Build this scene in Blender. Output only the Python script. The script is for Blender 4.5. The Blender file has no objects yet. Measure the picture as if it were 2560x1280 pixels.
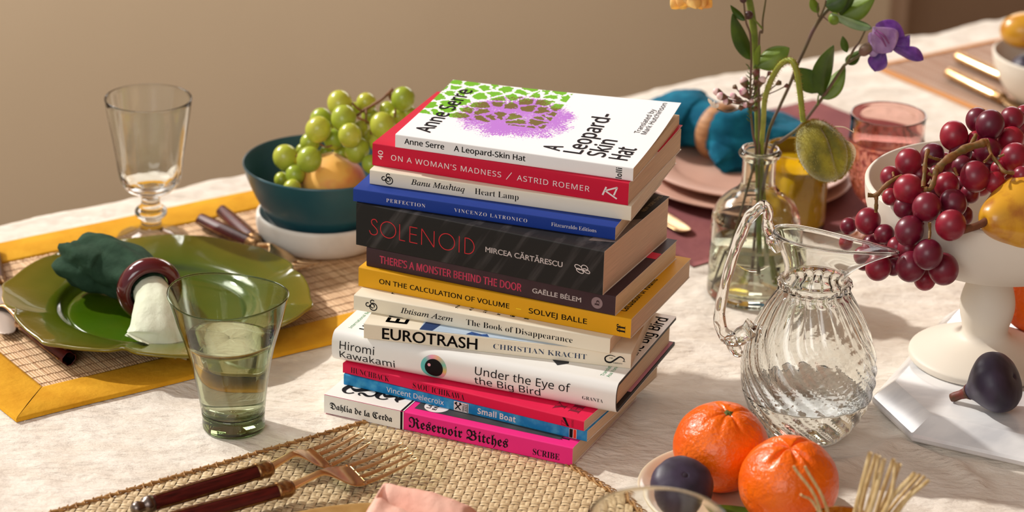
import bpy, bmesh, math, random
import numpy as np
from mathutils import Vector, Matrix, noise as mnoise
random.seed(7); rng = np.random.default_rng(7)
SC = bpy.context.scene
COL = SC.collection
pi = math.pi; sin = math.sin; cos = math.cos

# ------------------------------------------------------------------ camera
CAM_F, CAM_PITCH, CAM_ROLL, CAM_H = 7072.285, math.radians(22.3722), math.radians(1.6334), 0.91142
cd = bpy.data.cameras.new('camera'); cam = bpy.data.objects.new('camera', cd); COL.objects.link(cam)
cd.sensor_width = 36.0; cd.lens = CAM_F / 2560 * 36.0; cd.clip_start = .05
FW = Vector((0, cos(CAM_PITCH), -sin(CAM_PITCH))); U0 = Vector((0, sin(CAM_PITCH), cos(CAM_PITCH))); R0 = Vector((1, 0, 0))
RT = R0 * cos(CAM_ROLL) + U0 * sin(CAM_ROLL); UP = -R0 * sin(CAM_ROLL) + U0 * cos(CAM_ROLL)
EYE = Vector((0, 0, CAM_H))
mw = Matrix((RT, UP, -FW)).transposed().to_4x4(); mw.translation = EYE; cam.matrix_world = mw
cd.dof.use_dof = True; cd.dof.focus_distance = 2.07; cd.dof.aperture_fstop = 6.3
SC.camera = cam

def ray(px, py):
    return (FW + RT * ((px - 1280) / CAM_F) - UP * ((py - 640) / CAM_F))
def on(px, py, z=0.0):
    """point of the horizontal plane at height z (metres over the table top) measured in the photo"""
    d = ray(px, py); return EYE + d * ((z - CAM_H) / d.z)
def at(px, py, Y):
    """point of the upright plane y = Y measured in the photo"""
    d = ray(px, py); return EYE + d * (Y / d.y)

# ------------------------------------------------------------------ world, sun, large lights, exposure
def lin(c):
    return tuple(((v / 255) / 12.92 if v / 255 <= .04045 else ((v / 255 + .055) / 1.055) ** 2.4) for v in c)
wd = bpy.data.worlds.new('room_ambience'); SC.world = wd; wd.use_nodes = True
bg = wd.node_tree.nodes['Background']; bg.inputs[1].default_value = 0.42
wnt = wd.node_tree; wtc = wnt.nodes.new('ShaderNodeTexCoord'); wse = wnt.nodes.new('ShaderNodeVectorMath'); wse.operation = 'DOT_PRODUCT'; wse.inputs[1].default_value = (.80, .60, -.05); wmr = wnt.nodes.new('ShaderNodeMapRange'); wmx = wnt.nodes.new('ShaderNodeMix'); wmx.data_type = 'RGBA'
wnt.links.new(wtc.outputs['Generated'], wse.inputs[0]); wmr.inputs[1].default_value = .60; wmr.inputs[2].default_value = -.80; wmr.interpolation_type = 'SMOOTHSTEP'
wnt.links.new(wse.outputs['Value'], wmr.inputs[0]); wnt.links.new(wmr.outputs[0], wmx.inputs[0])                     # a bright window side on the left, a warm brown room on the right
wmx.inputs[6].default_value = (*lin((210, 142, 92)), 1); wmx.inputs[7].default_value = (*lin((250, 244, 236)), 1); wnt.links.new(wmx.outputs[2], bg.inputs[0])
def tn_(t, n, z):
    a = math.radians(35.1); return (cos(a) * t - sin(a) * n, sin(a) * t + cos(a) * n, z)
def sun(name, az, el, strength, angle, col):
    l = bpy.data.lights.new(name, 'SUN'); l.energy = strength; l.angle = math.radians(angle); l.color = col
    o = bpy.data.objects.new(name, l); COL.objects.link(o)
    a, e = math.radians(az), math.radians(el)                        # az: the direction the light travels towards
    d = Vector((cos(a) * cos(e), sin(a) * cos(e), -sin(e)))
    o.rotation_euler = d.to_track_quat('-Z', 'Y').to_euler(); o.location = -d * 4
    return o
def area(name, loc, target, sx, sy, power, col):
    l = bpy.data.lights.new(name, 'AREA'); l.shape = 'RECTANGLE'; l.size = sx; l.size_y = sy; l.energy = power; l.color = col
    o = bpy.data.objects.new(name, l); COL.objects.link(o); o.location = loc
    o.rotation_euler = (Vector(target) - Vector(loc)).to_track_quat('-Z', 'Y').to_euler(); return o
SUN = sun('sun', -28, 38, 3.1, 1.8, (1.0, .95, .88))
area('added_wall_fill', tn_(1.05, 2.16, .55), tn_(1.05, 2.72, .55), 2.0, .3, 6.5, (1.0, .96, .92))  # unseen lamp added over the table's back edge to brighten the wall
area('window_daylight_behind', (-1.08, 3.10, 1.08), (-.25, 2.05, 0), .6, .5, 11, (1.0, .97, .94))
area('window_daylight_far', (.70, 4.5, .82), (.35, 2.3, 0), 1.3, .6, 13, (1.0, .98, .95))
area('added_front_fill', (-1.0, -.9, 1.5), (0, 2.1, 0), 1.6, 1.4, 29, (1.0, .98, .96))  # added fill lamp behind the camera, lifts the spines and the wall
SC.view_settings.view_transform = 'Standard'; SC.view_settings.look = 'None'
SC.view_settings.exposure = 0.04; SC.view_settings.gamma = 1.0; SC.view_settings.use_curve_mapping = False
cy = SC.cycles
cy.max_bounces = 20; cy.transmission_bounces = 20; cy.transparent_max_bounces = 16; cy.glossy_bounces = 8; cy.diffuse_bounces = 5
cy.caustics_refractive = True; cy.caustics_reflective = False; cy.blur_glossy = 0.6
SUN.data.cycles.is_caustics_light = True
cy.sample_clamp_indirect = 4.0; cy.use_denoising = True

# ------------------------------------------------------------------ helpers: objects
def tag(o, label=None, cat=None, group=None, kind=None):
    if label: o['label'] = label
    if cat: o['category'] = cat
    if group: o['group'] = group
    if kind: o['kind'] = kind
    return o
def empty(name, loc=(0, 0, 0), rz=0.0, label=None, cat=None, group=None):
    o = bpy.data.objects.new(name, None); COL.objects.link(o); o.location = loc; o.rotation_euler = (0, 0, rz)
    o.empty_display_size = .02
    return tag(o, label, cat, group)
def obj(name, verts, faces, m=None, parent=None, smooth=True, mats=None, idx=None, loc=None):
    me = bpy.data.meshes.new(name); me.from_pydata([tuple(v) for v in verts], [], [tuple(f) for f in faces]); me.update()
    for mm in (mats or ([m] if m else [])): me.materials.append(mm)
    if idx is not None: me.polygons.foreach_set('material_index', np.array(idx, dtype=np.int32))
    if smooth: me.polygons.foreach_set('use_smooth', np.ones(len(me.polygons), dtype=bool))
    o = bpy.data.objects.new(name, me); COL.objects.link(o)
    if parent: o.parent = parent
    if loc is not None: o.location = loc
    return o
def mesh_obj(name, me, parent=None):
    o = bpy.data.objects.new(name, me); COL.objects.link(o)
    if parent: o.parent = parent
    return o
def join(*parts):
    V, F = [], []
    for v, f in parts:
        k = len(V); V += [tuple(p) for p in v]; F += [tuple(i + k for i in q) for q in f]
    return V, F
def xf(part, M):
    return [M @ Vector(p) for p in part[0]], part[1]
def grid_faces(nu, nv, cu=False, cv=False):
    F = []
    for i in range(nu if cu else nu - 1):
        for j in range(nv if cv else nv - 1):
            a = i * nv + j; b = ((i + 1) % nu) * nv + j; c = ((i + 1) % nu) * nv + (j + 1) % nv; d = i * nv + (j + 1) % nv
            F.append((a, b, c, d))
    return F
def lathe(prof, seg=64, fr=None, closed=False):
    """prof: (r, z) list; fr(theta, r, z) -> (x, y, z)"""
    V = []; n = len(prof)
    for k in range(seg):
        th = 2 * pi * k / seg
        for r, z in prof:
            V.append(fr(th, r, z) if fr else (r * cos(th), r * sin(th), z))
    return V, grid_faces(seg, n, True, closed)
def spline(P, n):
    """Catmull-Rom through the points P (tuples of any length)"""
    P = [np.array(p, float) for p in P]; Q = [2 * P[0] - P[1]] + P + [2 * P[-1] - P[-2]]; out = []
    m = len(P) - 1
    for i in range(n):
        t = i / (n - 1) * m; k = min(int(t), m - 1); u = t - k
        a, b, c, d = Q[k], Q[k + 1], Q[k + 2], Q[k + 3]
        out.append(.5 * ((2 * b) + (c - a) * u + (2 * a - 5 * b + 4 * c - d) * u * u + (3 * b - a - 3 * c + d) * u ** 3))
    return out
def tube(pts, rad, seg=10, sq=1.0, cap=True):
    """round tube along pts, rad a number or a list; sq flattens the second axis"""
    pts = [Vector(p[:3]) for p in pts]; n = len(pts)
    if not hasattr(rad, '__len__'): rad = [rad] * n
    V = []; T0 = (pts[1] - pts[0]).normalized(); N = T0.orthogonal().normalized()
    if abs(T0.z) < .9: N = (Vector((0, 0, 1)) - T0 * T0.z).normalized()
    for i in range(n):
        T = (pts[min(i + 1, n - 1)] - pts[max(i - 1, 0)]).normalized()
        N = (N - T * N.dot(T)).normalized(); Bn = T.cross(N)
        for k in range(seg):
            a = 2 * pi * k / seg; V.append(pts[i] + (Bn * cos(a) + N * sin(a) * sq) * rad[i])
    F = grid_faces(n, seg, False, True)
    if cap: F += [tuple(range(seg - 1, -1, -1)), tuple((n - 1) * seg + k for k in range(seg))]
    return V, F
def box(x0, y0, z0, x1, y1, z1):
    V = [(x0, y0, z0), (x1, y0, z0), (x1, y1, z0), (x0, y1, z0), (x0, y0, z1), (x1, y0, z1), (x1, y1, z1), (x0, y1, z1)]
    return V, [(3, 2, 1, 0), (4, 5, 6, 7), (0, 1, 5, 4), (1, 2, 6, 5), (2, 3, 7, 6), (3, 0, 4, 7)]
def sphere(c, r, nu=20, nv=12, fr=None):
    V = []; c = Vector(c)
    for i in range(nv + 1):
        p = pi * i / nv
        for k in range(nu):
            t = 2 * pi * k / nu; d = Vector((sin(p) * cos(t), sin(p) * sin(t), cos(p)))
            V.append(c + (fr(d, p, t) if fr else d * r))
    return V, grid_faces(nv + 1, nu, False, True)
def bevel(o, w, seg=2):
    md = o.modifiers.new('bevel', 'BEVEL'); md.width = w; md.segments = seg; md.limit_method = 'ANGLE'; md.angle_limit = math.radians(40); return o
def subsurf(o, lv=1):
    md = o.modifiers.new('subdivision', 'SUBSURF'); md.levels = lv; md.render_levels = lv; return o
def sharp(o, deg=35):
    me = o.data; me.set_sharp_from_angle(angle=math.radians(deg)); return o
def fn(x, y, z=0.0, s=1.0, oct=4):
    return mnoise.fractal(Vector((x * s, y * s, z * s)), 1.0, 2.0, oct)

# ------------------------------------------------------------------ helpers: materials
MATS = {}
def nd(nt, typ, **kw):
    n = nt.nodes.new(typ)
    for k, v in kw.items(): setattr(n, k, v)
    return n
def mat(name, col, rough=.5, metal=0., spec=.5, col2=None, nscale=40., ndetail=4., nmix=(.35, .65), stretch=None, bump=None, bump2=None,
        trans=0., ior=1.45, coat=0., coat_rough=.05, sss=0., sss_r=(1, .4, .2), sheen=0., rnd=None, alpha=None, nscale_axis=None):
    if name in MATS: return MATS[name]
    m = bpy.data.materials.new(name); m.use_nodes = True; nt = m.node_tree; b = nt.nodes['Principled BSDF']; L = nt.links.new
    b.inputs['Base Color'].default_value = (*lin(col), 1); b.inputs['Roughness'].default_value = rough; b.inputs['Metallic'].default_value = metal
    b.inputs['Specular IOR Level'].default_value = spec; b.inputs['IOR'].default_value = ior
    b.inputs['Transmission Weight'].default_value = trans; b.inputs['Coat Weight'].default_value = coat; b.inputs['Coat Roughness'].default_value = coat_rough
    if sss: b.inputs['Subsurface Weight'].default_value = sss; b.inputs['Subsurface Radius'].default_value = sss_r; b.inputs['Subsurface Scale'].default_value = .004
    if sheen: b.inputs['Sheen Weight'].default_value = sheen
    tc = nd(nt, 'ShaderNodeTexCoord'); src = tc.outputs['Object']
    if stretch:
        mp = nd(nt, 'ShaderNodeMapping'); mp.inputs['Scale'].default_value = stretch
        if nscale_axis: mp.vector_type = 'TEXTURE'; mp.inputs['Rotation'].default_value = nscale_axis; mp.inputs['Scale'].default_value = tuple(1 / v for v in stretch)
        L(src, mp.inputs[0]); src2 = mp.outputs[0]
    else: src2 = src
    cout = None
    if col2:
        nz = nd(nt, 'ShaderNodeTexNoise'); nz.inputs['Scale'].default_value = nscale; nz.inputs['Detail'].default_value = ndetail; L(src2, nz.inputs['Vector'])
        mr = nd(nt, 'ShaderNodeMapRange'); mr.inputs[1].default_value = nmix[0]; mr.inputs[2].default_value = nmix[1]; L(nz.outputs['Fac'], mr.inputs[0])
        mx = nd(nt, 'ShaderNodeMix', data_type='RGBA'); mx.inputs[6].default_value = (*lin(col), 1); mx.inputs[7].default_value = (*lin(col2), 1)
        L(mr.outputs[0], mx.inputs[0]); cout = mx.outputs[2]
    if rnd:                                                          # each copy a little different
        oi = nd(nt, 'ShaderNodeObjectInfo'); mx = nd(nt, 'ShaderNodeMix', data_type='RGBA')
        if cout: L(cout, mx.inputs[6])
        else: mx.inputs[6].default_value = (*lin(col), 1)
        mx.inputs[7].default_value = (*lin(rnd), 1); L(oi.outputs['Random'], mx.inputs[0]); cout = mx.outputs[2]
    if cout: L(cout, b.inputs['Base Color'])
    prev = None
    for bp_ in (bump, bump2):
        if not bp_: continue
        kind, sc, st, dist = bp_[:4]
        if kind == 'noise':
            t = nd(nt, 'ShaderNodeTexNoise'); t.inputs['Scale'].default_value = sc; t.inputs['Detail'].default_value = 3; out = t.outputs['Fac']
        elif kind == 'voronoi':
            t = nd(nt, 'ShaderNodeTexVoronoi'); t.inputs['Scale'].default_value = sc; out = t.outputs['Distance']
        else:
            t = nd(nt, 'ShaderNodeTexWave', bands_direction=kind); t.inputs['Scale'].default_value = sc; t.inputs['Distortion'].default_value = bp_[4] if len(bp_) > 4 else .6
            t.inputs['Detail Scale'].default_value = 2; out = t.outputs['Fac']
        L(src2 if kind == 'noise' and stretch else src, t.inputs['Vector'])
        bm = nd(nt, 'ShaderNodeBump'); bm.inputs['Strength'].default_value = st; bm.inputs['Distance'].default_value = dist; L(out, bm.inputs['Height'])
        if prev: L(prev, bm.inputs['Normal'])
        prev = bm.outputs[0]
    if prev: L(prev, b.inputs['Normal'])
    MATS[name] = m; return m
def fabric(name, col, col2, tscale=1500, st=.35, **kw):
    return mat(name, col, rough=.9, spec=.2, col2=col2, nscale=kw.pop('nscale', 60), bump=('X', tscale * .5, st, .0004, 1.5), bump2=('noise', 160, .5, .0016), **kw)
def glass(name, col=(255, 255, 255), rough=0.0, ior=1.47, bump=None):
    return mat(name, col, rough=rough, trans=1., ior=ior, spec=.5, bump=bump)

def thin_glass(name, col, edge):
    """a thin glass wall: clear sheet with Fresnel reflection, its colour deepening where it is seen edge on"""
    m = bpy.data.materials.new(name); m.use_nodes = True; nt = m.node_tree; nt.nodes.clear(); L = nt.links.new
    out = nd(nt, 'ShaderNodeOutputMaterial'); mx = nd(nt, 'ShaderNodeMixShader'); tr = nd(nt, 'ShaderNodeBsdfTransparent'); gl = nd(nt, 'ShaderNodeBsdfGlossy'); gl.inputs['Roughness'].default_value = .01
    lw = nd(nt, 'ShaderNodeLayerWeight'); lw.inputs['Blend'].default_value = .5; p5 = nd(nt, 'ShaderNodeMath', operation='POWER'); p5.inputs[1].default_value = 5; p3 = nd(nt, 'ShaderNodeMath', operation='POWER'); p3.inputs[1].default_value = 3; fr = nd(nt, 'ShaderNodeMath', operation='MULTIPLY_ADD'); fr.inputs[1].default_value = .94; fr.inputs[2].default_value = .045; L(lw.outputs['Facing'], p5.inputs[0]); L(lw.outputs['Facing'], p3.inputs[0]); L(p5.outputs[0], fr.inputs[0]); cm = nd(nt, 'ShaderNodeMix', data_type='RGBA')
    cm.inputs[6].default_value = (*col, 1); cm.inputs[7].default_value = (*edge, 1); L(p3.outputs[0], cm.inputs[0]); L(cm.outputs[2], tr.inputs[0])
    L(fr.outputs[0], mx.inputs[0]); L(tr.outputs[0], mx.inputs[1]); L(gl.outputs[0], mx.inputs[2]); L(mx.outputs[0], out.inputs[0]); return m
M_ink = mat('black_ink', (24, 22, 23), .6, spec=.15); M_white_ink = mat('white_ink', (238, 228, 226), .5)
GLASS = glass('clear_glass', (250, 252, 250)); WATER = glass('water', (255, 255, 255), ior=1.333)
GOLD = mat('gold_plated_metal', (230, 194, 148), .27, metal=1., col2=(212, 172, 124), nscale=90, bump=('noise', 300, .05, .0003))
ROSEWOOD = mat('rosewood_handle', (92, 26, 22), .4, spec=.3, col2=(58, 14, 14), nscale=60, stretch=(1, 8, 8))
BRASS = mat('worn_brass', (176, 136, 88), .35, metal=1., col2=(120, 92, 66), nscale=220)
PEWTER = mat('pewter_knob', (150, 138, 130), .3, metal=1., col2=(100, 88, 84), nscale=150)
STEM_BROWN = mat('grape_stalk_brown', (136, 84, 40), .6, col2=(104, 84, 34), nscale=160)

# ------------------------------------------------------------------ the room
A_T = math.radians(35.1)                                             # the long side of the table
TX = Vector((cos(A_T), sin(A_T), 0)); TN = Vector((-sin(A_T), cos(A_T), 0))
def tn(t, n, z=0.0): return TX * t + TN * n + Vector((0, 0, z))
M_wall = mat('brown_plaster', (207, 188, 160), .92, spec=.15, col2=(199, 180, 152), nscale=1.6, nmix=(.3, .7), bump=('noise', 90, .08, .001))
M_reveal = mat('dark_brown_paint', (158, 132, 108), .85, spec=.15, col2=(148, 122, 98), nscale=3)
M_floor = mat('oak_floor', (126, 92, 62), .5, col2=(98, 68, 44), nscale=6, stretch=(1, 9, 1))
M_table = mat('table_wood', (140, 100, 66), .5, col2=(110, 76, 48), nscale=8, stretch=(1, 8, 1))
def slab(t0, t1, n0, n1, z0, z1):
    V, F = box(t0, n0, z0, t1, n1, z1); return [tn(*v) for v in V], F
WN = 2.72                                                            # distance of the back wall
tag(obj('floor', *slab(-2.2, 5.2, -1.5, WN + .9, -.80, -.75), M_floor, smooth=False), kind='structure')
tag(obj('wall_back', *slab(-2.2, 2.525, WN, WN + .12, -.75, .26), M_wall, smooth=False), kind='structure')
win = [slab(-2.2, 5.2, WN - .03, WN + .14, .26, .29), slab(-2.2, -2.05, WN, WN + .12, .29, 2.6), slab(5.0, 5.2, WN, WN + .12, .29, 2.6), slab(-2.2, 5.2, WN, WN + .12, 2.6, 2.75)]
tag(obj('window_1', *join(*win), mat('white_window_paint', (230, 226, 218), .5), smooth=False), kind='structure')
tag(obj('trim_1', *slab(2.525, 2.60, WN + .045, WN + .12, -.75, .26), mat('taupe_paint', (182, 156, 132), .8), smooth=False), kind='structure')
tag(obj('wall_recess', *slab(2.60, 5.2, WN + .12, WN + .24, -.75, .26), M_reveal, smooth=False), kind='structure')
T0, T1, N0, N1 = .30, 3.25, 1.12, 2.096
tb = empty('dining_table', tn(1.75, 1.6, -.75), A_T, 'long wooden dining table under the cream linen cloth', 'table')
hl, hn = (T1 - T0) / 2, (N1 - N0) / 2
bevel(obj('tabletop', *box(-hl, -hn, .712, hl, hn, .744), M_table, tb, smooth=False), .004)
for sx in (-1, 1):
    for sy in (-1, 1):
        x, y = sx * (hl - .09), sy * (hn - .09)
        bevel(obj('leg', *box(x - .035, y - .035, 0, x + .035, y + .035, .712), M_table, tb, smooth=False), .004)

# ------------------------------------------------------------------ the linen cloth
FOOT = []                                                            # places pressed flat: ('c', centre, radius, z) or ('r', corner, u, v, lu, lv, z)
C_TUMB = on(585, 1068); C_GOB = on(379, 598); C_PLATE = on(380, 742, .02); C_BOWL = on(806, 606)
C_PITCH = on(2010, 1083); C_VASE = on(1878, 735); C_SAUC = on(1836, 1232, .012); C_STAND = Vector((.3635, 1.985, .02))
C_YEL = on(1979, 575); C_ROSE = on(2208, 592); C_PINK = on(1857, 405, .022); C_FG = on(1645, 1297, .13); C_CUP = on(2112, 1306, .06)
YM_O = on(40, 1057); YM_L, YM_W = .455, .318
WM_A = math.radians(37.3); WM_U = Vector((-cos(WM_A), -sin(WM_A), 0)); WM_V = Vector((sin(WM_A), -cos(WM_A), 0)); WM_O = Vector((-.0398, 1.933, 0))
MV_O = on(1732, 668); FM_O = on(2180, 170)
MB1 = Vector((cos(math.radians(-25.5)), sin(math.radians(-25.5)), 0)); MB2 = Vector((-MB1.y, MB1.x, 0))
for c, r in ((C_TUMB, .03), (C_GOB, .04), (C_PITCH, .036), (C_VASE, .04), (C_SAUC, .05), (C_FG, .04), (C_CUP, .03)):
    FOOT.append(('c', np.array(c[:2]), r, 0.0))
FOOT.append(('r', np.array(YM_O[:2]), np.array(TX[:2]), np.array(TN[:2]), YM_L, YM_W, 0.0))
FOOT.append(('r', np.array(MV_O[:2]), np.array(TX[:2]), np.array(TN[:2]), .37, .28, 0.0))
FOOT.append(('r', np.array(FM_O[:2]), np.array(TX[:2]), -np.array(TN[:2]), .46, .31, 0.0))
FOOT.append(('r', np.array((WM_O + WM_V * .02)[:2]), np.array(WM_U[:2]), np.array(WM_V[:2]), .46, .36, -.0018))
FOOT.append(('r', np.array((-.136, 1.90)), np.array((cos(-.4), sin(-.4))), np.array((-sin(-.4), cos(-.4))), .20, .13, 0.0))
FOOT.append(('r', np.array((.2945, 1.89)), np.array(MB1[:2]), np.array(MB2[:2]), .34, .27, 0.0))
def vnoise(x, y, seed):
    xi = np.floor(x).astype(int); yi = np.floor(y).astype(int); fx = x - xi; fy = y - yi
    fx = fx * fx * (3 - 2 * fx); fy = fy * fy * (3 - 2 * fy)
    def hsh(a, b):
        v = np.sin(a * 127.1 + b * 311.7 + seed * 74.7) * 43758.5453; return v - np.floor(v)
    return (hsh(xi, yi) * (1 - fx) + hsh(xi + 1, yi) * fx) * (1 - fy) + (hsh(xi, yi + 1) * (1 - fx) + hsh(xi + 1, yi + 1) * fx) * fy
def cloth_h(X, Y):
    # crumpled linen: soft ridges lying mostly along x with a little slope
    a = math.radians(12); u = X * cos(a) + Y * sin(a); v = -X * sin(a) + Y * cos(a)
    wx = u + .02 * vnoise(u * 20, v * 20, 3); wy = v + .02 * vnoise(u * 20 + 9, v * 20, 5)
    def ridge(q): return 1 - np.abs(2 * q - 1)
    h = .50 * ridge(vnoise(wx * 11, wy * 26, 1)) + .30 * ridge(vnoise(wx * 26, wy * 52, 2)) + .16 * vnoise(wx * 60, wy * 95, 4) + .10 * vnoise(wx * 120, wy * 170, 6)
    return h
def cloth():
    ts = np.arange(T0 - .02, T1 + .021, .0042); hn_ = .26
    ns = np.concatenate([np.arange(-hn_, 0, .03), np.arange(0, N1 - N0 + .012, .0042), (N1 - N0 + .012) + np.arange(.03, hn_, .03)])
    Tg, Sg = np.meshgrid(ts, ns, indexing='ij'); W = N1 - N0 + .012
    Ng = N0 - .006 + np.clip(Sg, 0, W); drop = np.maximum(-Sg, 0) + np.maximum(Sg - W, 0)
    X = Tg * TX.x + Ng * TN.x; Y = Tg * TX.y + Ng * TN.y
    h = cloth_h(X, Y); z = -.0075 * (1 - np.clip(h, 0, 1.06)) + .0
    # one long fold at the front right
    P = [np.array(on(*p)[:2]) for p in ((2020, 1180), (2082, 1168), (2161, 1143), (2221, 1110), (2252, 1106), (2304, 1124), (2386, 1162), (2440, 1200))]
    d = np.full(X.shape, 9.)
    for p, q in zip(P[:-1], P[1:]):
        e = q - p; s = np.clip(((X - p[0]) * e[0] + (Y - p[1]) * e[1]) / (e @ e), 0, 1)
        d = np.minimum(d, np.hypot(X - p[0] - s * e[0], Y - p[1] - s * e[1]))
    for f in FOOT:
        if f[0] == 'c':
            q = np.hypot(X - f[1][0], Y - f[1][1]) - f[2]
        else:
            a = (X - f[1][0]) * f[2][0] + (Y - f[1][1]) * f[2][1]; b = (X - f[1][0]) * f[3][0] + (Y - f[1][1]) * f[3][1]
            qa = np.abs(a - f[4] / 2) - f[4] / 2; qb = np.abs(b - f[5] / 2) - f[5] / 2
            q = np.where((qa > 0) & (qb > 0), np.hypot(np.maximum(qa, 0), np.maximum(qb, 0)), np.maximum(qa, qb))
        k = np.clip(1 - q / .014, 0, 1); k = k * k * (3 - 2 * k); z = z * (1 - k) + (f[-1] - .0004) * k
    z = z + .0058 * np.exp(-(d / .0075) ** 2)
    edge = np.clip(drop / .012, 0, 1); z = z - drop - .004 * edge
    out = np.where(Sg < 0, -1, np.where(Sg > W, 1, 0)) * (.004 + .02 * drop * (1 + .6 * np.sin(Tg * 21)))
    X = X + out * TN.x * edge; Y = Y + out * TN.y * edge
    V = np.stack([X, Y, z], -1).reshape(-1, 3); nu, nv = X.shape
    i = np.arange(nu - 1)[:, None] * nv + np.arange(nv - 1)[None]; F = np.stack([i, i + nv, i + nv + 1, i + 1], -1).reshape(-1, 4)
    me = bpy.data.meshes.new('tablecloth'); me.vertices.add(len(V)); me.vertices.foreach_set('co', V.astype(np.float32).ravel())
    me.loops.add(F.size); me.loops.foreach_set('vertex_index', F.astype(np.int32).ravel())
    me.polygons.add(len(F)); me.polygons.foreach_set('loop_start', np.arange(0, F.size, 4, dtype=np.int32)); me.polygons.foreach_set('loop_total', np.full(len(F), 4, dtype=np.int32))
    me.polygons.foreach_set('use_smooth', np.ones(len(F), dtype=bool)); me.update(calc_edges=True); me.validate()
    m = mat('cream_linen', (239, 231, 219), .92, spec=.15, col2=(229, 218, 203), nscale=26, stretch=(1, 2.2, 1), nscale_axis=(0, 0, -.2),
            bump=('noise', 75, .75, .0045), bump2=('noise', 900, .5, .0008), sheen=.25)
    me.materials.append(m)
    cl = mesh_obj('tablecloth', me); cl.cycles.is_caustics_receiver = True
    tag(cl, 'crumpled cream linen tablecloth covering the whole table', 'tablecloth')
cloth()

# ------------------------------------------------------------------ yellow bordered reed place mat
M_yel = fabric('mustard_linen', (226, 168, 42), (210, 148, 28), nscale=30)
M_reed = mat('split_reed', (226, 190, 146), .55, col2=(196, 154, 110), nscale=420, stretch=(1, .05, 1), nmix=(.4, .6), bump=('noise', 900, .2, .0003))
ym = empty('place_mat', YM_O, A_T, 'reed place mat with a mitred mustard yellow linen border under the green plate', 'place mat')
B_ = .041; e_ = .0005
def border(L, W, b, z0, z1, gap=.0004):
    V, F = [], []
    out = [(0, 0), (L, 0), (L, W), (0, W)]; inn = [(b, b), (L - b, b), (L - b, W - b), (b, W - b)]
    for k in range(4):
        o0, o1, i1, i0 = out[k], out[(k + 1) % 4], inn[(k + 1) % 4], inn[k]; n = 14; s = len(V)
        dx, dy = o1[0] - o0[0], o1[1] - o0[1]; ln = math.hypot(dx, dy); dx /= ln; dy /= ln
        for i in range(n + 1):
            u = i / n
            for v, zz in ((0, z0), (0, z1 * .7), (.04, z1), (.5, z1 + .0004 * sin(i * 2.1 + k)), (.93, z1), (1, z1 - .0006), (1, z0)):
                ax = o0[0] + (o1[0] - o0[0]) * u; ay = o0[1] + (o1[1] - o0[1]) * u; bx = i0[0] + (i1[0] - i0[0]) * u; by = i0[1] + (i1[1] - i0[1]) * u
                ins = gap * (1 if i == 0 else -1 if i == n else 0); wob = .0006 * sin(u * 17 + k * 3) if v < .1 else 0
                V.append((ax + (bx - ax) * v + dx * ins - dy * wob, ay + (by - ay) * v + dy * ins + dx * wob, zz))
        F += [tuple(q + s for q in f) for f in grid_faces(n + 1, 7)]
    return V, F
obj('linen_border', *border(YM_L, YM_W, B_, .0002, .0034), M_yel, ym)
def reeds(L, W, b, z):
    V, F = [], []; p = .0023; n = int((L - 2 * b + .004) / p); x0 = b - .002
    for i in range(n):
        s = len(V); x = x0 + i * p + random.uniform(-.0002, .0002); r = p * random.uniform(.46, .53); h = random.uniform(.8, 1.2)
        for j in range(9):
            y = b - .002 + (W - 2 * b + .004) * j / 8; dx = random.uniform(-.0004, .0004)
            for k in range(5):
                a = pi * k / 4; V.append((x + dx - r * cos(a), y, z + r * h * sin(a)))
        F += [tuple(q + s for q in f) for f in grid_faces(9, 5)]
    return V, F
obj('reed_panel', *reeds(YM_L, YM_W, B_, .0012), M_reed, ym)
thr = []
for j in range(19):
    y = B_ + .006 + j * .0125
    thr.append(tube([(B_ + (YM_L - 2 * B_) * i / 70, y + .0003 * sin(i * 2.2), .0024 + .0003 * sin(i * 2.9)) for i in range(71)], .00028, 4))
obj('binding_thread', *join(*thr), mat('brown_thread', (138, 100, 66), .8), ym)

# ------------------------------------------------------------------ woven straw place mat (front)
M_weave = mat('seagrass_weave', (232, 210, 172), .5, col2=(212, 184, 140), nscale=500, stretch=(1, 1, 1), nmix=(.35, .7), bump=('noise', 1400, .25, .0003))
nt = M_weave.node_tree; bsdf = nt.nodes['Principled BSDF']; lk = bsdf.inputs['Base Color'].links[0].from_socket
ge = nd(nt, 'ShaderNodeNewGeometry'); mx = nd(nt, 'ShaderNodeMix', data_type='RGBA', blend_type='MULTIPLY'); rp = nd(nt, 'ShaderNodeValToRGB')
rp.color_ramp.elements[0].color = (.74, .70, .64, 1); rp.color_ramp.elements[1].color = (1, 1, .97, 1)
nt.links.new(ge.outputs['Random Per Island'], rp.inputs[0]); nt.links.new(lk, mx.inputs[6]); nt.links.new(rp.outputs[0], mx.inputs[7]); mx.inputs[0].default_value = 1
nt.links.new(mx.outputs[2], bsdf.inputs['Base Color'])
wm = empty('woven_place_mat', WM_O, 0, 'woven seagrass place mat with a stitched cord edge under the two forks', 'place mat')
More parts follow.
